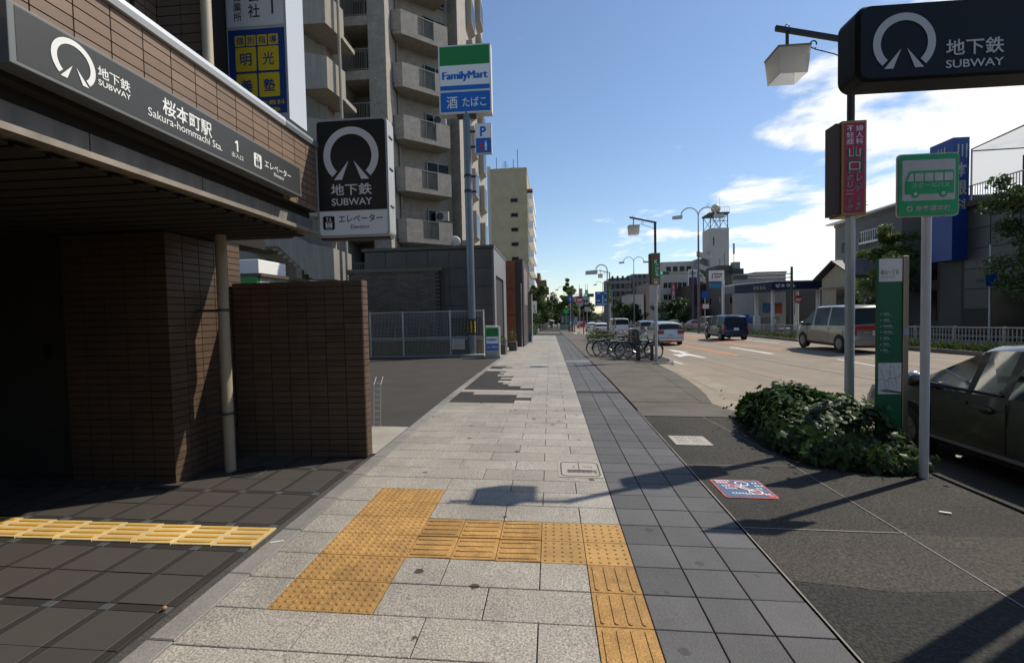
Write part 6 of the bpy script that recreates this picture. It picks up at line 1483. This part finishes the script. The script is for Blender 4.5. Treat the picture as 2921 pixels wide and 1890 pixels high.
        MB().box(-W2 * .88, -.02, .30, W2 * .88, .04, .50).out('rear_bumper', pm_, t, local=True, bevel=.03)
    return t
silver = paint('silver', (.52, .52, .51)); beige = paint('warm_silver', (.25, .225, .19)); navyp = paint('navy', (.010, .020, .055), .3, .2); whitep = paint('white', (.62, .62, .60), 0, .35); redp = paint('red', (.38, .012, .02), .1, .3); greyp = paint('grey', (.20, .21, .22)); champ = paint('champagne', (.095, .092, .083), .5, .3)
Q_ = 'cars on the near carriageway'; O_ = 'cars on the far carriageway'
wg = car('wagon', 'silver white wagon with raked rear window and red tail lights', silver, 9.33, 28.6, 0, Q_)
vn = car('van', 'warm silver people carrier with dark windows beside the lantern pole', beige, 14.35, 17.1, R(-1.5), Q_, 'van')
mc = car('mini', 'dark navy blue boxy minivan ahead of the silver people carrier', navyp, 14.2, 30.7, R(2), Q_)
car('van', 'silver people carrier seen from behind above the bicycles', silver, 10.2, 55, 0, Q_, 'van')
car('sedan', 'white sedan just left of the silver people carrier seen from behind', whitep, 7.55, 52, 0, Q_)
car('wagon', 'grey silver wagon partly hidden behind the nearest wagon', greyp, 11.0, 43.5, 0, Q_)
car('sedan', 'small white car further ahead in the left lane', whitep, 8.2, 72, 0, Q_)
car('van', 'white box van ahead of the silver people carrier', whitep, 11.2, 67, 0, Q_, 'van')
car('sedan', 'grey car roof far ahead beyond the box van', greyp, 14.2, 84, 0, Q_)
car('sedan', 'red car waiting beside the tall median street light', redp, 20.2, 62, PI, O_)
car('van', 'white window van behind the navy minivan', whitep, 23.4, 66, PI, O_, 'van')
car('sedan', 'dark car on the far carriageway left of the red car', greyp, 19.8, 84, PI, O_); car('sedan', 'white car roof on the far carriageway behind the wagon', whitep, 20.8, 75, PI, O_)
for i, (x, y, m_, lab) in enumerate(((7.0, 128, whitep, 'tiny white car in the far distance left of the red pole'), (9.4, 118, redp, 'tiny dark red car in the far distance'), (12.4, 120, navyp, 'tiny blue car in the far distance'), (15.6, 132, greyp, 'tiny grey car in the far distance by the median'))): car('sedan', lab, m_, x, y, 0, Q_, lights=False)
# details on the nearest three
MB().box(-.86, -.03, .94, .86, -.005, 1.075).out('red_garnish', lamp_r, vn, local=True); MB().box(-.5, -.035, .80, .5, -.01, .84).out('chrome_strip', chrome, vn, local=True)
P = Plane((0, -.023, .815)); k = MB(); P.text(k, '8175', -.11, -.055, .15, .03, .001, .03); o = k.out('plate_number', dkgrey, vn, local=True)
MB().box(-.70, -.02, .50, .70, .01, .53).out('bumper_crease', greyp, wg, local=True); MB().cyl((.25, 1.1, 1.5), (.25, .98, 1.62), .012, n=6).out('roof_aerial', black, wg, local=True); MB().box(-.84, -.03, .82, -.44, .06, .99).out('tail_light', lamp_r, wg, local=True); MB().box(.44, -.03, .82, .84, .06, .99).out('tail_light', lamp_r, wg, local=True); P = Plane((0, -.023, .71)); k = MB(); P.text(k, '7671', -.11, -.055, .13, .02, .001, .03); k.out('plate_number', dkgrey, wg, local=True)
# parked car at the right edge (near)
pc = car('sedan', 'parked silver grey car at the right edge behind the bus stop pole', champ, 6.96, .42, 0, None, 'car', glass=glass_t)
MB().box(-.80, .12, .22, .80, 4.2, .30).out('floor_pan', interior, pc, local=True)
MB().prism([(-.72, 3.40, .60), (-.72, 3.40, .90), (-.72, 3.02, .93), (-.72, 2.86, .86), (-.72, 2.90, .60)], (1.44, 0, 0)).out('dashboard', interior, pc, local=True, bevel=.03)
st_w = MB()
for i in range(24):
    pass
pts = [(.36 + .18 * math.cos(2 * PI * i / 20), 2.70 + .07 * math.sin(2 * PI * i / 20), .86 + .17 * math.sin(2 * PI * i / 20)) for i in range(20)]
st_w.tube(pts, .016, 6, closed=True).cyl((.36, 2.70, .86), (.36, 2.92, .80), .035, n=8); st_w.out('steering_wheel', black, pc, local=True)
for x in (-.38, .38): MB().box(x - .24, 1.95, .32, x + .24, 2.45, .52).obox((x - .24, 1.85, .5), (.48, 0, 0), (0, .16, 0), (0, -.16, .62)).box(x - .12, 1.62, 1.12, x + .12, 1.72, 1.30).out('seat', interior, pc, local=True, bevel=.03)
MB().box(-.62, .95, .32, .62, 1.4, .55).obox((-.6, .9, .5), (1.2, 0, 0), (0, .14, 0), (0, -.14, .5)).out('rear_seat', interior, pc, local=True, bevel=.03)
MB().sphere((-.98, 3.22, .98), .13, 12, 8, (.9, .5, .72)).out('near_mirror', chrome, pc, local=True, smooth=True); MB().box(-.93, 3.18, .86, -.86, 3.27, .95).out('mirror_stalk', champ, pc, local=True)
hb = MB().sphere((-.862, 2.42, .76), .07, 12, 6, (.3, 1.4, .6)).out('handle_recess', black, pc, local=True); MB().box(-.895, 2.33, .755, -.872, 2.53, .785).out('near_door_handle', champ, pc, local=True, bevel=.008)
MB().box(-.872, 2.72 - 1.5, .30, -.862, 3.3, .335).out('sill_strip', mat('sill_light', (.3, .3, .28), .4), pc, local=True); MB().box(-.853, 2.26, .92, -.83, 3.35, .945).out('window_trim', black, pc, local=True)
# ------------------------------------------------------------------ bicycles and rack
def bicycle(name_m, label, x, y, rz, group, basket=True):
    g = gz(x, y); t = thing('bicycle', label, 'bicycle', (x, y, g), rz, group)
    for cx in (-.53, .55):
        wv_ = MB().ring((cx, 0, .34), .325, .016, 'y', 26, 6).out('wheel', rubber, t, local=True); MB().ring((cx, 0, .34), .30, .010, 'y', 26, 5).out('rim', steel, wv_, local=True)
        k_ = MB()
        for a in range(12): an = a * PI / 6 + .1; k_.cyl((cx, .012 if a % 2 else -.012, .34), (cx + .30 * math.cos(an), 0, .34 + .30 * math.sin(an)), .0022, n=4, cap=False)
        k_.cyl((cx, -.04, .34), (cx, .04, .34), .022, n=8); k_.out('spokes', steel, wv_, local=True, kind='stuff')
        k_ = MB(); k_.tube([(cx + .355 * math.cos(R(a)), 0, .34 + .355 * math.sin(R(a))) for a in range(*((20, 191, 12) if cx < 0 else (10, 161, 12)))], .016, 5); k_.out('mudguard', name_m, t, local=True)
    f = MB(); bb_, sc_, hd_ = (-.08, 0, .30), (-.20, 0, .70), (.36, 0, .78)
    f.tube([bb_, sc_], .018, 8).tube([bb_, (.20, 0, .42), (.38, 0, .70)], .02, 8).tube([(-.14, 0, .52), (.36, 0, .64)], .014, 8).tube([bb_, (-.53, .05, .34)], .011, 6).tube([bb_, (-.53, -.05, .34)], .011, 6).tube([sc_, (-.53, .05, .34)], .009, 6).tube([sc_, (-.53, -.05, .34)], .009, 6).tube([(.33, 0, .88), (.40, 0, .62)], .02, 8)
    for s in (.05, -.05): f.tube([(.40, s * .7, .62), (.47, s, .48), (.55, s, .34)], .011, 6)
    f.out('frame', name_m, t, local=True, smooth=True)
    MB().prism([(-.40, -.10, .84), (-.40, .10, .84), (-.12, .03, .84), (-.05, .015, .84), (-.05, -.015, .84), (-.12, -.03, .84)], (0, 0, .055)).cyl((-.2, 0, .68), (-.23, 0, .84), .012, n=6).out('saddle', mat('saddle_brown', (.10, .045, .02), .5), t, local=True, bevel=.012)
    h = MB(); h.tube([(.10, .28, .98), (.22, .25, 1.0), (.32, .08, 1.0), (.32, -.08, 1.0), (.22, -.25, 1.0), (.10, -.28, .98)], .012, 6).cyl((.33, 0, .86), (.32, 0, 1.0), .013, n=6); h.out('handlebar', chrome, t, local=True)
    for s in (.28, -.28): MB().cyl((.02, s, .975), (.13, s, .985), .018, n=8).out('grip', rubber, t, local=True)
    c_ = MB(); c_.ring((-.08, .06, .30), .09, .008, 'y', 16, 5).cyl((-.08, .06, .30), (.07, .09, .22), .009, n=5).cyl((-.08, -.06, .30), (-.23, -.09, .38), .009, n=5).box(.03, .08, .21, .11, .16, .23).box(-.27, -.16, .37, -.19, -.08, .39).box(-.53, .05, .36, -.08, .075, .42); c_.out('crank', steel, t, local=True)
    MB().box(-.75, -.07, .70, -.42, .07, .715).cyl((-.68, .06, .70), (-.55, .05, .34), .006, n=5).cyl((-.68, -.06, .70), (-.55, -.05, .34), .006, n=5).out('carrier', steel, t, local=True)
    MB().cyl((-.50, .06, .34), (-.46, .10, .02), .008, n=5).cyl((-.50, -.06, .34), (-.46, -.10, .02), .008, n=5).out('stand', steel, t, local=True)
    if basket:
        k_ = MB(); x0, x1, z0, z1 = .42, .72, .70, .96
        for i in range(9): xx = x0 + .02 + (x1 - x0 - .04) * i / 8; k_.box(xx - .003, -.17, z0, xx + .003, -.164, z1).box(xx - .003, .164, z0, xx + .003, .17, z1); yy = -.17 + .34 * i / 8; k_.box(x0, yy - .003, z0, x0 + .006, yy + .003, z1).box(x1 - .006, yy - .003, z0, x1, yy + .003, z1)
        for i in range(5):
            z = z0 + (z1 - z0) * i / 4; k_.box(x0, -.17, z - .004, x1, -.164, z + .004).box(x0, .164, z - .004, x1, .17, z + .004).box(x0, -.17, z - .004, x0 + .006, .17, z + .004).box(x1 - .006, -.17, z - .004, x1, .17, z + .004)
        k_.box(x0, -.17, z0, x1, .17, z0 + .005); k_.out('basket', steel, t, local=True, kind='stuff')
        MB().sphere((.50, 0, .66), .05, 10, 6).out('lamp', chrome, t, local=True)
    return t
B_ = 'bicycles parked by the kerb'
p1 = paint('bike_silver', (.5, .5, .5)); p2 = paint('bike_navy', (.012, .02, .06), .2); p3 = paint('bike_black', (.012, .012, .012), .2); p4 = paint('bike_maroon', (.14, .02, .025), .2)
bicycle(p1, 'silver bicycle at the left end of the parked row', 3.92, 17.5, R(8), B_)
bicycle(p3, 'black bicycle second from the left in the parked row', 4.15, 17.0, R(-4), B_)
bicycle(p2, 'navy bicycle with a front basket in the middle of the row', 4.65, 16.1, R(5), B_)
bicycle(p1, 'silver bicycle behind the navy bicycle', 4.75, 16.8, R(-2), B_)
bicycle(p4, 'maroon bicycle at the back of the parked row', 4.5, 18.3, R(3), B_)
bicycle(p3, 'black bicycle standing in the dark hoop rack beside the lantern pole', 4.85, 15.45, R(-12), B_, False)
rk = thing('bicycle_rack', 'dark steel hoop rack holding a wheel beside the lantern pole', 'bicycle rack', (5.0, 15.17, gz(5, 15.2)))
g = gz(5, 15.17); MB().box(4.72, 15.12, g, 4.86, 15.24, g + .55).box(5.24, 15.12, g, 5.34, 15.24, g + .62).out('upright', dkgrey, rk, bevel=.01, kind='stuff')
MB().tube([(4.79, 15.18, g + .55)] + [(5.04 + .25 * math.cos(R(a)), 15.18, g + .55 + .14 * math.sin(R(a))) for a in range(180, -1, -15)], .035, 8).out('hoop', dkgrey, rk, smooth=True)
for h0, h1 in ((.06, .30), (.26, .48)): MB().tube([(4.82, 15.18, g + h0), (5.0, 15.18, g + h0 + .1), (5.27, 15.18, g + h1)], .02, 6).out('brace', dkgrey, rk)
bxs = thing('cargo_box', 'dark grey plastic box standing among the bicycles', 'box', (4.85, 15.7, -.2)); MB().prism([(4.55, 15.85, g + .62), (5.0, 15.85, g + .55), (4.95, 15.85, g + 1.05), (4.88, 15.85, g + 1.16), (4.58, 15.85, g + 1.14)], (0, .3, 0)).out('shell', mat('box_plastic', (.04, .05, .055), .25), bxs, bevel=.02)
MB().box(4.6, 15.9, g + .3, 4.95, 16.1, g + .62).out('lower_tray', dkgrey, bxs)
k = MB()
for i in range(5): k.box(4.60, 15.835, g + .66 + i * .10, 4.70, 15.848, g + .69 + i * .10)
k.out('reflector_strips', chrome, bxs, kind='stuff')
# ------------------------------------------------------------------ people (small, far off)
def person(name, label, x, y, h, rz, top, legs, sw, hat=None, sit=False):
    g = gz(x, y); t = thing('person', label, 'person', (x, y, g), rz)
    s = h / 1.7
    V = {'pel': (0, 0, .92), 'ch': (0, .02, 1.25), 'nk': (0, .02, 1.44), 'hd': (0, .04, 1.53), 'ht': (0, .03, 1.68)}
    v = [(0, 0, .92), (0, .01, 1.10), (0, .02, 1.32), (0, .02, 1.45), (0, .04, 1.55), (0, .04, 1.66)]; rad = [(.15, .11), (.135, .10), (.16, .11), (.055, .055), (.085, .095), (.07, .08)]
    e = [(0, 1), (1, 2), (2, 3), (3, 4), (4, 5)]
    def chain(root, pts, rs):
        p = root
        for q, r in zip(pts, rs): v.append(q); rad.append((r, r)); e.append((p, len(v) - 1)); p = len(v) - 1
    for sd_ in (1, -1):
        st_ = sw * sd_
        chain(2, [(sd_ * .18, .0, 1.38), (sd_ * .23, -st_ * .10, 1.12), (sd_ * .22, .06 - st_ * .16, .90), (sd_ * .215, .09 - st_ * .18, .80)], [.065, .05, .04, .035])
        chain(0, [(sd_ * .09, 0, .86), (sd_ * .10, st_ * .18 + .03, .48), (sd_ * .10, st_ * .28 - .05, .08), (sd_ * .10, st_ * .28 + .09, .035)], [.095, .065, .045, .035])
    me = bpy.data.meshes.new('body'); me.from_pydata([tuple(c * s for c in p) for p in v], e, []); o = bpy.data.objects.new('body', me); COL.objects.link(o); o.parent = t
    o.modifiers.new('skin', 'SKIN'); 
    for i, r in enumerate(rad): me.skin_vertices[0].data[i].radius = (r[0] * s, r[1] * s)
    me.skin_vertices[0].data[0].use_root = True
    sb_ = o.modifiers.new('sub', 'SUBSURF'); sb_.levels = 1; sb_.render_levels = 2
    sk = bpy.data.materials.new('figure'); sk.use_nodes = True; tt = sk.node_tree; gg = tt.nodes.new('ShaderNodeTexCoord'); sp_ = tt.nodes.new('ShaderNodeSeparateXYZ'); tt.links.new(gg.outputs['Object'], sp_.inputs[0])
    rp_ = tt.nodes.new('ShaderNodeValToRGB'); rp_.color_ramp.interpolation = 'CONSTANT'; mr_ = tt.nodes.new('ShaderNodeMapRange'); tt.links.new(sp_.outputs[2], mr_.inputs[0]); mr_.inputs[1].default_value = 0; mr_.inputs[2].default_value = 1.75 * s
    el = rp_.color_ramp.elements; el[0].position = 0; el[0].color = (.02, .02, .02, 1); el[1].position = .05; el[1].color = (*legs, 1); q = el.new(.54); q.color = (*top, 1); q = el.new(.82); q.color = (.36, .22, .15, 1); q = el.new(.93); q.color = (.02, .015, .012, 1)
    tt.links.new(mr_.outputs[0], rp_.inputs[0]); tt.links.new(rp_.outputs[0], tt.nodes['Principled BSDF'].inputs['Base Color']); me.materials.append(sk)
    hr = MB().sphere((0, .03 * s, 1.60 * s), .095 * s, 10, 6, (1, 1.1, .95), half=True).out('hair', mat('hair', (.015, .012, .01), .6), t, local=True, smooth=True)
    return t
person('person', 'person in a white shirt walking away on the far left pavement', .15, 80, 1.62, 0, (.6, .6, .58), (.16, .14, .11), .5)
person('person', 'person in dark clothes far down the left pavement', 1.7, 96, 1.65, 0, (.05, .05, .06), (.03, .03, .04), -.5)
person('person', 'station attendant in a pale shirt beside the petrol station pillar', 24.9, 48.5, 1.65, R(90), (.3, .35, .33), (.04, .05, .08), .3)
